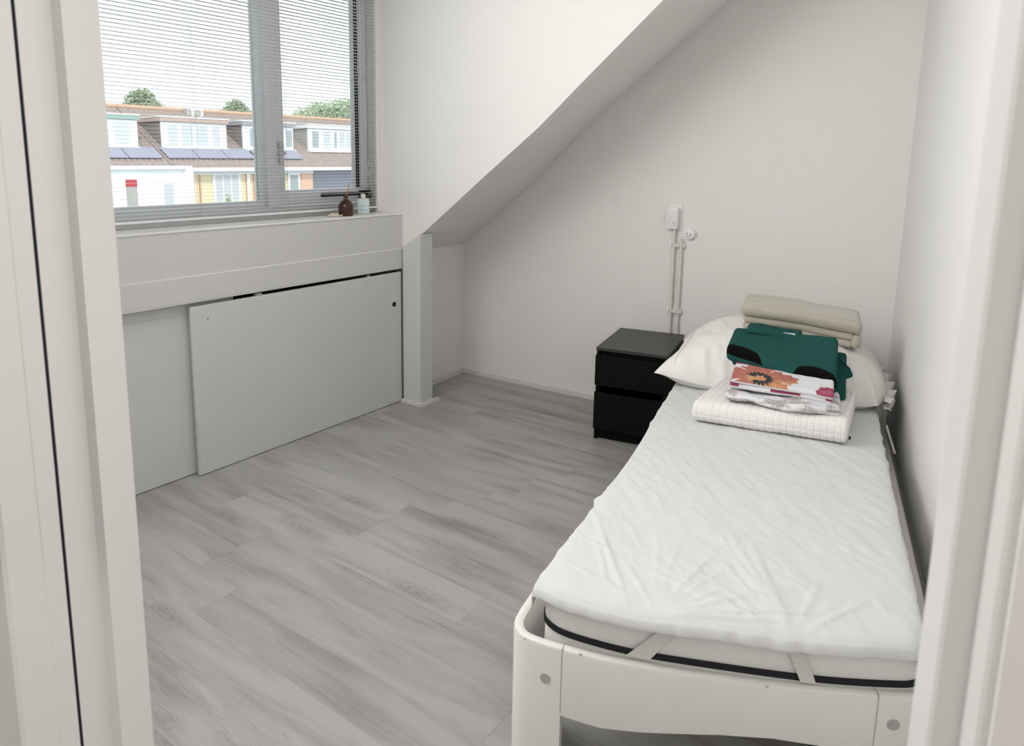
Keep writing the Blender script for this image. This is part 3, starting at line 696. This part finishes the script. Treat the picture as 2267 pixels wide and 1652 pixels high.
p1 = empty('big_pillow', W(-.125, 3.49, .521), A, label='large plump white pillow with frilled right end at the head of the bed', cat='pillow')
def f_big(a, b_, s_):
    u = a * .425; v = b_ * .345
    c = (max(0, abs(a) - .55) / .45) * (max(0, abs(b_) - .55) / .45)
    if a > 0: c = -c * .9
    u *= 1 + .10 * c; v *= 1 + .09 * c
    v += .028 * (1 - (2 * abs(abs(a) - .5)) ** 2) * (.6 if b_ < 0 else -.3) * abs(b_) ** 2 * -1
    r = max((1 - abs(a) ** 3.4) * (1 - abs(b_) ** 3.0), 0)
    rim = .034 + .016 * (1 if (a < 0 and b_ < 0) else 0) * max(c, 0) + .010 * math.sin(5 * a + 1)* (1 - r)
    if s_ > 0:
        z = rim + (.225 - .045 * max(0, a) ** 2 - .03 * max(0, -a) ** 2) * r ** .47; k = r ** .35
        wr = noise.ridged_multi_fractal(Vector((u * 11 + v * 4, v * 3.5, 1.7)), 1, 2, 3, 1, 2) - 1
        z += k * (.012 * fbm((u * 5 + 3, v * 4, 2.2), 3)); fr_ = max(0, -b_) ** 1.5
        v -= k * fr_ * (.026 * wr + .022 * fbm((u * 16, z * 5, 1), 2)); z += k * (1 - fr_) * .010 * wr + k * .004 * fbm((u * 18, v * 18, 5), 2)
    else: z = max(0, rim * (1 - min(1, r * 5)))
    return (u, v, z)
cushion('pillow_body', M['pillow'], p1, f_big, 150, 120)
b = B(); pts = [Vector(f_big(-.86, -.95 + 1.8 * k / 60, 1)) + Vector((-.001, 0, .001)) for k in range(61)]
b.tube(pts, .0013, 5); b.out('seam', M['strap'], p1, smooth=True)
for (zz, ex, amp, ph) in ((.050, .032, .016, 0), (.018, .030, .014, 2.0)):
    b = B(); ra_, rb_, rc_ = [], [], []
    for k in range(91):
        t_ = k / 90; vv = lerp(-.30, .26, t_); e = ex * math.sin(math.pi * min(1, max(0, t_ * .96 + .02))) ** .4; wv = math.sin(t_ * 27 + ph) + .5 * math.sin(t_ * 55 + ph * 2)
        ub = .425 * (1 - .12 * abs(t_ - .5) ** 3)
        ra_.append(b.bm.verts.new((ub - .012, vv, zz))); rb_.append(b.bm.verts.new((ub + e * .5, vv + .004 * wv, zz + amp * .4 * wv - .004))); rc_.append(b.bm.verts.new((min(ub + e + .006 * wv, .468), vv + .012 * wv, max(.003, zz + amp * wv - .012))))
    for k in range(90):
        b.bm.faces.new((ra_[k], ra_[k + 1], rb_[k + 1], rb_[k])); b.bm.faces.new((rb_[k], rb_[k + 1], rc_[k + 1], rc_[k]))
    o = b.out('frill', M['pillow'], p1, smooth=True); o.modifiers.new('t', 'SOLIDIFY').thickness = .0015

# ---- quilted bedspread: rounded folded slab with quilted pockets
def rounded_rect_loop(w, h, r, n):
    """closed loop (y,z) with normals and arc length; front is -y"""
    segs = []; cs = [(-w + r, r, math.pi, 1.5 * math.pi), (w - r, r, 1.5 * math.pi, 2 * math.pi), (w - r, h - r, 0, .5 * math.pi), (-w + r, h - r, .5 * math.pi, math.pi)]
    pts = []
    for cx, cz, a0, a1 in cs:
        for k in range(9):
            a = lerp(a0, a1, k / 8); pts.append((Vector((cx + r * math.cos(a), cz + r * math.sin(a))), Vector((math.cos(a), math.sin(a)))))
    # resample
    L = [0]
    for i in range(len(pts)): L.append(L[-1] + (pts[(i + 1) % len(pts)][0] - pts[i][0]).length)
    out = []
    for k in range(n):
        d = L[-1] * k / n; i = max(j for j in range(len(pts)) if L[j] <= d); t_ = (d - L[i]) / max(L[i + 1] - L[i], 1e-9)
        p = pts[i][0].lerp(pts[(i + 1) % len(pts)][0], t_); nn = pts[i][1].lerp(pts[(i + 1) % len(pts)][1], t_).normalized(); out.append((p, nn, d))
    return out, L[-1]
def sweep(u0, u1, nu, loop, disp, endr=.02, warp=None, paint=None):
    b = B(); n = len(loop); rings = []; cols = {}
    for i in range(nu + 1):
        t_ = i / nu; t_ = .5 - .5 * math.cos(math.pi * t_) if nu < 40 else t_
        u = lerp(u0, u1, t_); e = min(u - u0, u1 - u); ins = 0
        if e < endr: ins = endr * (1 - math.sqrt(max(0, 1 - (1 - e / endr) ** 2)))
        ring = []
        for (p, nn, d) in loop:
            dd = disp(u, d) * (1 if e > endr else e / endr) - ins
            q2 = p + nn * dd; P = Vector((u, q2.x, q2.y))
            if warp: P = warp(P)
            vv = b.bm.verts.new(P); ring.append(vv)
            if paint: cols[vv] = paint(u, d)
        rings.append(ring)
    for a, c in zip(rings, rings[1:]):
        for k in range(n): b.bm.faces.new((a[k], a[(k + 1) % n], c[(k + 1) % n], c[k]))
    b.bm.faces.new(rings[0][::-1]); b.bm.faces.new(rings[-1])
    return b, cols
def out_painted(b, cols, name, m, par):
    b.bm.verts.index_update(); arr = [None] * len(b.bm.verts)
    for v, c in cols.items(): arr[v.index] = c
    o = b.out(name, m, par, smooth=True)
    at = o.data.attributes.new('print', 'FLOAT_COLOR', 'POINT')
    for i, c in enumerate(arr): at.data[i].color = (*(c or (.8, .8, .8)), 1)
    return o
qt = empty('quilted_bedspread', W(-.085, 2.935, .5225), A, label='folded white bedspread quilted in small squares, lying on the mattress cover', cat='bedspread')
loop, LL = rounded_rect_loop(.215, .088, .038, 300); CELL = .0232; NC = round(LL / CELL)
def qd(u, d):
    a = abs(math.sin(math.pi * u / CELL)); c = abs(math.sin(math.pi * d / LL * NC)); return .0027 * (min(1, min(a, c) / .5) ** .55 - 1)
def qw(P):
    P.z -= .004 * fbm((P.x * 5, P.y * 5, 0), 2); P.z = max(P.z, .001)
    P.y += .018 * (P.x / .25) * 0; P.z += .006 * math.sin(P.x * 7) * (P.z / .09); P.x += -.035 * (P.y / .215) * (1 if P.x < 0 else .6) * -1 * (abs(P.x) / .25)
    P.y += .022 * P.x; return P
b, _ = sweep(-.252, .250, 330, loop, qd, .016, qw); b.out('folded_quilt', M['quilt'], qt, smooth=True)
B().box(.236, .242, -.185, -.178, .02, .03).out('care_tag', M['hole'], qt)

# ---- leaf print sheet
lf = empty('leaf_print_sheet', W(-.075, 2.94, .612), A, label='crumpled white bed sheet printed with grey leaf sprigs, under the floral one', cat='bed sheet')
rl = random.Random(11); sprigs = [(rl.uniform(-.2, .2), rl.uniform(0, .9), rl.uniform(0, 6.28)) for _ in range(95)]
def leafpaint(u, d):
    for (x, y, a) in sprigs:
        dx, dy = u - x, d - y
        if abs(dx) > .045 or abs(dy) > .045: continue
        s_ = dx * math.cos(a) + dy * math.sin(a); t_ = -dx * math.sin(a) + dy * math.cos(a)
        if abs(s_) < .038 and abs(t_) < .0010: return (.30, .27, .28)
        for k in range(-3, 4):
            c = k * .010; sg = abs(t_) - (s_ - c) * .9
            if 0 < (s_ - c) < .019 and abs(sg) < .0032 * math.sin(math.pi * (s_ - c) / .019): return (.42, .38, .40)
    return (.78, .78, .80)
loop2, _ = rounded_rect_loop(.182, .030, .0140, 260)
def ld(u, d): return .0045 * fbm((u * 16, d * 16, 5), 3)
def lw(P):
    P.z = P.z * (1 + .12 * math.sin(P.x * 17)); P.y += .012 * fbm((P.x * 9, 2.2, P.z * 30), 2); P.z += .006 * fbm((P.x * 8, P.y * 8, 3), 2) + .002; P.y -= .035 * math.exp(-((P.x - .05) / .09) ** 2) * (1 if P.y < 0 else 0); return P
b, cols = sweep(-.185, .195, 260, loop2, ld, .012, lw, leafpaint); out_painted(b, cols, 'folded_sheet', M['leaf'], lf)

# ---- floral sheet (two folded layers)
fl_ = empty('floral_sheet', W(-.08, 2.955, .648), A, label='folded white sheet with large orange and magenta flowers, under the green blanket', cat='bed sheet')
WHT = (.78, .78, .81); MAG = (.36, .075, .135); MAG2 = (.44, .14, .20); ORA = (.57, .25, .14); SAL = (.49, .19, .145); YEL = (.66, .38, .20); DK = (.05, .055, .06)
def flower(u, y, cx, cy, R, ph=0):
    dx, dy = u - cx, y - cy; r = math.hypot(dx, dy); a = math.atan2(dy, dx)
    nn = fbm((u * 60, y * 60, 3), 2)
    if r < .022 + .004 * math.sin(7 * a): return YEL if nn > -.1 else ORA
    if r < .046 + .006 * math.sin(19 * a) + .004 * nn: return DK if -2.2 < a < 2.9 else YEL
    if r < R * (1 + .12 * math.sin(5 * a + ph) + .05 * math.sin(23 * a)):
        st = math.sin(9 * a + 6 * nn + 14 * r) + 1.6 * nn
        if abs(math.sin(2.5 * a + .4)) < .07 + .03 * nn and r > R * .62: return WHT
        if -1.9 < a < .1: return YEL if st > .2 else ORA
        return ORA if st > .9 else (SAL if st > -1.1 else MAG2)
    return None
def floralpaint(u, d, top0):
    y = d - top0      # distance behind the front top edge
    c = flower(u, y * 1.1, -.075, .035, .120)
    if c: return c
    if math.hypot((u - .165) / .05, (y + .0) / .055) < 1 + .2 * math.sin(5 * u * 60) * .3: return MAG2 if fbm((u * 40, y * 40, 0), 2) > .1 else MAG
    if y > .13 and u < .05: return MAG
    if math.hypot((u + .20) / .03, (y - .01) / .05) < 1: return MAG
    if math.hypot((u - .03) / .10, (y + .055) / .022) < 1: return MAG2 if math.sin(u * 160 + y * 90) > .6 else MAG
    return WHT
for li, (z0, h, du) in enumerate(((0, .020, 0), (.019, .020, .004))):
    lp, Lx = rounded_rect_loop(.150, h, h * .46, 250)
    tf = None
    # arc length at the front top edge (loop starts at front lower left): find it
    best = max(lp, key=lambda q3: (-q3[0].x * 1.0 + q3[0].y * 2.0)); td = best[2]
    def pnt(u, d, td=td, li=li):
        y = td - d
        if li == 1: return floralpaint(u, y, 0) if abs(y) < .4 else WHT
        return MAG if (-.03 < u < .07 or u < -.14 or u > .15) and -.03 < y < .03 else WHT
    def fwp(P, z0=z0, du=du, li=li):
        P.x += du; k = P.z; P.z += z0 + .010 * (P.y + .15) / .3 * 0 + .003 * fbm((P.x * 10, P.y * 10, li), 2)
        P.z -= (.045 if li else .03) * P.x; P.z += (.20 if li else .07) * max(0, (P.y + .15)) * (1 - .8 * max(0, P.y + .15)); P.y += .008 * fbm((P.x * 8, li, 0), 2) - .006 * li + .06 * P.x * .3; return P
    b, cols = sweep(-.172, .172, 250, lp, lambda u, d: .0012 * fbm((u * 25, d * 25, 1), 2), .010, fwp, pnt)
    out_painted(b, cols, 'fold', M['floral'], fl_)

# ---- green blanket with black dots
gr = empty('green_blanket', W(-.085, 3.09, .70), A, label='folded dark green fleece blanket with large black dots on the stack', cat='blanket')
GRN = (.020, .090, .082); BLK = (.004, .004, .004)
def gpaint_f(dots, td):
    def gp(u, d):
        y = td - d
        for (cx, cy, R) in dots:
            if math.hypot((u - cx), (y - cy) * 1.0) < R: return BLK
        return GRN
    return gp
GLAY = [(-.196, .196, .150, 0.0, .030, [(-.150, -.035, .082), (.135, -.045, .085)]), (-.192, .206, .146, .028, .024, [(-.150, -.03, .080), (.135, -.03, .085)])]
def gwarp(z0, y0=0):
    def f(P):
        a, bq = (P.x + .196) / .392, (P.y + .15) / .30
        zl = lerp(lerp(.018, -.066, a), lerp(.034, .048, a), bq)
        lift = .004 * bq
        P.z += z0 + zl + lift + .004 * fbm((P.x * 8, P.y * 7, 2), 2); P.y += y0 + .006 * fbm((P.x * 7, 1, 4), 2) - .030 * a; return P
    return f
# lower, right-hand layers peeking out
for (u0, u1, w, z0, h, y0) in ((-.18, .225, .13, -.022, .022, .03), ):
    lp, Lx = rounded_rect_loop(w, h, h * .45, 120)
    b, cols = sweep(u0, u1, 90, lp, lambda u, d: .001 * fbm((u * 20, d * 20, 2), 2), .009, gwarp(z0, y0), lambda u, d: BLK if (u > .19 and d < .25 and d > .1) else GRN); out_painted(b, cols, 'fold', M['green'], gr)
lp, Lx = rounded_rect_loop(.150, .064, .0315, 300)
best = max(lp, key=lambda q3: (-q3[0].x * 1.0 + q3[0].y * 2.0)); td = best[2]
b, cols = sweep(-.200, .190, 260, lp, lambda u, d: .0015 * fbm((u * 14, d * 14, 2), 3) - .006 * math.exp(-((d - td + .0) / .006) ** 2) * 0, .018, gwarp(0), gpaint_f([(-.150, -.055, .086), (.128, -.052, .088)], td))
out_painted(b, cols, 'fold', M['green'], gr)
lp, Lx = rounded_rect_loop(.06, .030, .014, 100)
b, cols = sweep(-.150, .06, 90, lp, lambda u, d: .001, .010, lambda P: Vector((P.x, P.y + .135 + .02 * math.sin(P.x * 9), P.z + .078 + .012 * math.exp(-((P.x + .11) / .05) ** 2) - .06 * max(0, P.x + .05))), lambda u, d: GRN); out_painted(b, cols, 'fold', M['green'], gr)
B().box(-.01, .035, .088, .092, .092, .108, bev=.001).out('care_tag', M['whitecap'], gr)
b = B(); b.solid([(.185, .10, .02), (.235, .01, .0), (.245, -.02, -.015), (.19, -.02, -.05)], [(.185, .10, .035), (.235, .01, .012), (.245, -.02, -.005), (.19, -.02, -.035)])
out_painted(b, {v: GRN for v in b.bm.verts}, 'fold_corner', M['green'], gr)

# ---- beige blanket
be = empty('beige_blanket', W(-.04, 3.47, .765), A, label='folded beige fleece blanket resting on top of the big pillow', cat='blanket')
def bwarp(z0, y0, x0=0):
    def f(P):
        a = (P.x + .23) / .46
        P.z += z0 + -.004 - .040 * a * a + .002 * a; P.z += .006 * fbm((P.x * 6, P.y * 6, 7), 2); P.y += y0 + .01 * fbm((P.x * 5, 3, z0 * 20), 2); P.x += x0; return P
    return f
for nm, u0, u1, w, z0, h, y0 in (('fold', -.225, .205, .140, .006, .034, .006), ('fold', -.222, .208, .143, .039, .034, .002), ('fold', -.236, .232, .152, .072, .056, -.008), ('fold', .196, .234, .148, .006, .068, -.003)):
    lp, Lx = rounded_rect_loop(w, h, h * .48, 110)
    b, _ = sweep(u0, u1, 110, lp, lambda u, d: .0022 * fbm((u * 12, d * 12, z0 * 50), 3), min(.022, h * .45), bwarp(z0, y0)); b.out(nm, M['beige'], be, smooth=True)

# ---- brown splinter on the floor
props(B().tube([(0, 0, .002), (.010, .008, .003), (.022, .019, .0025), (.027, .021, .004)], .0016, 6).out('splinter', M['twig'], loc=(-.845, 1.262, 0), rz=.6), 'tiny brown splinter lying on the floor near the bed foot', 'splinter')

# ================================================================== OUTSIDE
E_ = {}
def emat(k, c, r=.8, **kw): E_[k] = mat(k, tuple(x * 1.0 for x in c), r, .1, **kw)
emat('facade_white', (.88, .89, .89)); emat('facade_yellow', (.80, .69, .46)); emat('facade_orange', (.78, .50, .36)); emat('facade_grey', (.38, .39, .46))
emat('trim_white', (.86, .87, .88)); emat('fascia_brown', (.50, .38, .33)); emat('fascia_green', (.30, .42, .37)); emat('fascia_grey', (.33, .34, .37)); emat('trim_orange', (.62, .38, .26))
emat('cheek_dark', (.26, .23, .22)); emat('pane_pale', (.56, .59, .61), .3); emat('pane_dark', (.36, .41, .42), .3); emat('solar', (.31, .31, .38), .5); emat('curtain_red', (.5, .08, .1)); emat('blind_grey', (.42, .41, .38))
emat('flashing', (.38, .44, .52)); emat('chimney', (.45, .43, .41)); emat('asphalt', (.25, .26, .27)); emat('bark', (.12, .09, .06))
def tile_mat():
    m = D.materials.new('clay_roof_tiles'); m.use_nodes = True; nt = m.node_tree; b = nt.nodes['Principled BSDF']; b.inputs['Roughness'].default_value = .8
    tc = nt.nodes.new('ShaderNodeTexCoord'); n = nt.nodes.new('ShaderNodeTexNoise'); n.inputs['Scale'].default_value = 5; n.inputs['Detail'].default_value = 4
    mx = nt.nodes.new('ShaderNodeMixRGB'); mx.inputs[1].default_value = (.24, .185, .17, 1); mx.inputs[2].default_value = (.40, .32, .29, 1)
    nt.links.new(tc.outputs['Object'], n.inputs['Vector']); nt.links.new(n.outputs['Fac'], mx.inputs[0]); nt.links.new(mx.outputs[0], b.inputs['Base Color']); return m
E_['tiles'] = tile_mat(); E_['ridge'] = mat('ridge_tiles', (.52, .35, .24), .8, .1)
B().box(-120, -3.8, -60, 130, -5.7, -5.5).out('street', E_['asphalt'], **ST)
EX, EZ = -24.0, 1.37; RX, RZ = -28.0, 3.67
def roofz(x): return EZ + (EX - x) / (EX - RX) * (RZ - EZ)
def tiled(b, x0, x1, y0, y1, off=.06):
    """corrugated roof slope with stepped courses, one joined surface"""
    ny = int((y1 - y0) / .055); nc = max(2, int(abs(x1 - x0) / .30)); prev = None
    for c in range(nc + 1):
        for st in (0, 1):
            if c == nc and st: continue
            x = lerp(x0, x1, c / nc); lift = off + (.045 if st == 0 else 0) - (.0 if c else 0)
            row = [b.bm.verts.new((x, lerp(y0, y1, k / ny), roofz(x) + lift * (0.4 if st == 0 else 1) + .028 * (math.sin(2 * math.pi * lerp(y0, y1, k / ny) / .22)))) for k in range(ny + 1)]
            if prev:
                for k in range(ny): b.bm.faces.new((prev[k], prev[k + 1], row[k + 1], row[k]))
            prev = row
    return b
def house(y0, y1, fx, wallm, label, trimm='trim_white'):
    h = empty('terraced_house', (fx, (y0 + y1) / 2, -5.5), label=label, cat='house'); off = (-fx, -(y0 + y1) / 2, 5.5)
    def q(b, n, m, par=None, **k): return b.out(n, m, par or h, loc=off if par is None else None, **k)
    q(B().box(-31.9, fx, y0, y1, -5.5, 1.30), 'wall', E_[wallm])
    b = B(); b.solid([(EX + .25, y0, EZ - .12), (RX, y0, RZ), (-32.2, y0, EZ - .1)], [(EX + .25, y1, EZ - .12), (RX, y1, RZ), (-32.2, y1, EZ - .1)]); q(b, 'roof_base', E_['tiles'])
    q(tiled(B(), EX + .3, RX, y0, y1), 'roof_tiles', E_['tiles'], kind='stuff')
    q(B().cyl((RX, y0, RZ + .06), (RX, y1, RZ + .06), .11, n=8), 'ridge', E_['ridge'])
    q(B().box(EX + .22, EX + .40, y0, y1, 1.20, 1.34, bev=.02), 'gutter', E_['trim_white'])
    return h, q
def hwin(q, fx, y0, y1, z0, z1, pane='pane_pale', nm=1, fr_='trim_white'):
    b = B(); b.box(fx, fx + .09, y0 - .07, y1 + .07, z0 - .07, z1 + .07); f = q(b, 'window', E_[fr_])
    n = nm; w = (y1 - y0) / n
    for k in range(n): B().box(fx + .085, fx + .10, y0 + k * w + .03, y0 + (k + 1) * w - .03, z0, z1).out('pane', E_[pane], f)
    return f
def dormer(q, y0, y1, fascia, wins, zb=2.03, zt=3.24, fx=-25.15, cheek='cheek_dark', fh=.17):
    b = B(); b.solid([(fx, y0 + .02, zb), (fx, y0 + .02, zt - .04), (-27.1, y0 + .02, zt - .04)], [(fx, y1 - .02, zb), (fx, y1 - .02, zt - .04), (-27.1, y1 - .02, zt - .04)])
    d = q(b, 'dormer', E_[cheek])
    B().box(fx - .02, fx + .05, y0, y1, zb + .02, zt - fh - .02).out('dormer_front', E_['trim_white'], d)
    B().box(-27.4, fx + .14, y0 - .06, y1 + .06, zt - fh, zt - .02).out('dormer_fascia', E_[fascia], d)
    B().box(-27.4, fx + .16, y0 - .08, y1 + .08, zt - .02, zt + .02).out('dormer_roof', E_['trim_white'], d)
    B().box(fx + .02, fx + .22, y0 - .02, y1 + .02, zb - .02, zb + .06).out('dormer_sill', E_['trim_white'], d)
    for (a, c, p) in wins:
        B().box(fx + .05, fx + .075, a, c, 2.22, 2.93).out('dormer_pane', E_[p], d)
        B().box(fx + .05, fx + .095, a - .05, a, 2.18, 2.97).out('glazing_bar', E_['trim_white'], d)
    return d
def solar(q, y0, y1, x0=-24.35, x1=-25.0, n=1):
    for k in range(n):
        a, c = lerp(y0, y1, k / n) + .02, lerp(y0, y1, (k + 1) / n) - .02
        b = B(); z0, z1 = roofz(x0) + .12, roofz(x1) + .12
        b.solid([(x0, a, z0), (x0, c, z0), (x1, c, z1), (x1, a, z1)], [(x0, a, z0 + .04), (x0, c, z0 + .04), (x1, c, z1 + .04), (x1, a, z1 + .04)]); q(b, 'solar_panel', E_['solar'])
# house 1 (white, left)
h1, q = house(5.0, 13.60, -22.75, 'facade_white', 'white terraced house across the street, leftmost through the window')
dormer(q, 10.2, 12.93, 'fascia_green', [(10.6, 11.6, 'pane_pale'), (12.05, 12.62, 'pane_pale')])
solar(q, 9.6, 13.45, n=3)
w_ = hwin(q, -22.75, 11.12, 11.56, .02, .98, 'blind_grey'); B().box(-22.66, -22.64, 11.15, 11.53, .74, .97).out('red_curtain', E_['curtain_red'], w_)
hwin(q, -22.75, 12.45, 12.85, .0, .84)
q(B().box(-24.2, -22.6, 8.0, 13.58, 1.30, 1.42, bev=.03), 'awning_box', E_['facade_white'])
q(B().box(-22.75, -22.6, 13.30, 13.60, -5.5, 1.33), 'pilaster', E_['trim_white'])
# house 2 (yellow)
h2, q = house(13.62, 20.15, -24.0, 'facade_yellow', 'yellow terraced house with a wide white dormer, middle of the row')
dormer(q, 13.86, 16.67, 'fascia_brown', [(14.10, 14.5, 'pane_pale'), (14.66, 15.15, 'pane_pale'), (15.30, 15.8, 'pane_pale'), (16.0, 16.35, 'pane_pale')])
dormer(q, 17.45, 20.05, 'fascia_grey', [(17.76, 18.05, 'pane_dark'), (18.3, 18.9, 'pane_pale'), (19.62, 19.97, 'pane_dark')], cheek='cheek_dark')
solar(q, 13.66, 17.5, n=3); solar(q, 17.6, 20.0, n=2)
q(B().box(-24.0, -23.9, 13.64, 20.15, 1.08, 1.24), 'fascia', E_['trim_white'])
hwin(q, -24.0, 15.27, 16.36, -.02, 1.06, nm=3); hwin(q, -24.0, 18.85, 19.33, .38, 1.02, 'pane_dark')
q(B().box(-24.0, -23.93, 18.75, 19.5, 1.04, 1.10), 'window_head', E_['fascia_grey'])
for y in (14.64, 16.72, 17.06): q(B().box(-24.0, -23.94, y, y + .05, -1.2, 1.08), 'orange_batten', E_['trim_orange'])
q(B().box(-24.0, -23.93, 16.74, 16.88, -5.5, 1.08), 'downpipe', E_['trim_white'])
q(B().box(-24.0, -23.96, 19.5, 20.15, -5.5, 1.08), 'orange_cladding', E_['facade_orange'])
q(B().box(-28.1, -27.6, 16.45, 16.62, 3.3, 3.80), 'flue', E_['chimney']); q(B().box(-28.2, -27.6, 16.66, 17.22, 3.3, 3.82), 'chimney', E_['facade_white'])
q(B().cyl((-27.62, 16.94, 3.62), (-27.55, 16.94, 3.62), .16, n=20), 'chimney_vent', E_['blind_grey'])
# house 3 (grey, right)
h3, q = house(20.15, 29.0, -24.6, 'facade_grey', 'grey walled terraced house with white gutter, rightmost through the window')
dormer(q, 20.9, 24.6, 'trim_white', [(21.1, 21.5, 'pane_dark'), (21.76, 22.2, 'pane_pale'), (22.42, 22.6, 'pane_dark'), (22.75, 23.1, 'pane_pale'), (23.2, 23.55, 'pane_pale')], cheek='blind_grey')
dormer(q, 25.2, 28.4, 'trim_white', [(25.5, 26.3, 'pane_pale'), (26.6, 27.5, 'pane_pale')], cheek='blind_grey')
hwin(q, -24.6, 23.6, 24.6, -1.0, .9)
# trees
LM = {}
def leafm(k, c):
    m = mat(k, c, .7, .1, var=.35, vscale=1.2); return m
def tree(name, x, y, blobs, n, leafs, m, label, zg=-5.5, cat='tree', trunk=True, group=None):
    t = empty(name, (x, y, zg), label=label, cat=cat)
    if group: t['group'] = group
    r = random.Random(int(y * 10)); vs, fs = [], []
    wts = [b_[3] ** 2 for b_ in blobs]
    for k in range(n):
        bx, by, bz, br = r.choices(blobs, wts)[0]
        d = Vector((r.gauss(0, 1), r.gauss(0, 1), r.gauss(0, 1))).normalized() * br * (r.uniform(.55, 1.0) ** .5) * (1 + .18 * math.sin(r.uniform(0, 20)))
        c = Vector((bx - x, by - y, bz - zg)) + d
        a = Vector((r.gauss(0, 1), r.gauss(0, 1), r.gauss(0, 1))).normalized(); e = a.cross(Vector((r.gauss(0, 1), r.gauss(0, 1), r.gauss(0, 1)))).normalized()
        s_ = leafs * r.uniform(.6, 1.3); i = len(vs); vs += [c - a * s_, c + e * s_ * .6, c + a * s_, c - e * s_ * .6]; fs.append((i, i + 1, i + 2, i + 3))
    me = D.meshes.new('foliage'); me.from_pydata(vs, [], fs); o = link('foliage', me, m, t); o['kind'] = 'stuff'
    if trunk:
        b = B(); b.cyl((0, 0, 0), (0, 0, (blobs[0][2] - zg) * .9), .28, .12, n=10)
        for bx, by, bz, br in blobs: b.cyl((0, 0, (blobs[0][2] - zg) * .5), (bx - x, by - y, bz - zg), .1, .03, n=6)
        b.out('trunk', E_['bark'], t)
    return t
ml1 = leafm('leaves_dull_green', (.40, .47, .32)); ml2 = leafm('leaves_bright_green', (.50, .58, .40))
tree('broadleaf_tree', -42, 22.1, [(-42, 22.0, 4.95, .95), (-42, 21.5, 4.4, .8), (-42, 22.9, 4.5, .7), (-42, 22.2, 5.35, .6), (-42, 20.9, 4.2, .5)], 7000, .085, ml1, 'round green treetop behind the leftmost house roof')
tree('broadleaf_tree', -42, 28.7, [(-42, 28.7, 4.9, .8), (-42, 28.0, 4.4, .7), (-42, 29.4, 4.6, .65), (-42, 28.8, 5.3, .45), (-42, 27.7, 4.1, .4)], 6000, .085, ml1, 'round green treetop behind the ridge, left of the window mullion')
tree('broadleaf_tree', -50, 44.5, [(-50, 44.5, 5.2, 1.8), (-50, 41.5, 5.0, 1.4), (-50, 47.5, 5.6, 1.9), (-50, 43.0, 5.8, 1.2), (-50, 46.0, 6.2, 1.2), (-50, 50, 5.6, 2.0), (-50, 39.9, 4.7, .9), (-50, 53, 5.4, 2.0)], 22000, .11, ml2, 'wide bright green tree crown above the rightmost house roof')
tree('garden_bush', -20.5, 13.55, [(-20.5, 13.5, .0, .28), (-20.5, 13.55, .35, .14), (-20.5, 13.3, -.3, .4), (-20.5, 13.5, -1.2, .8), (-20.5, 13.5, -2.5, 1.1)], 2600, .06, ml2, 'small leafy treetop in front of the yellow house', zg=-5.5, cat='bush')
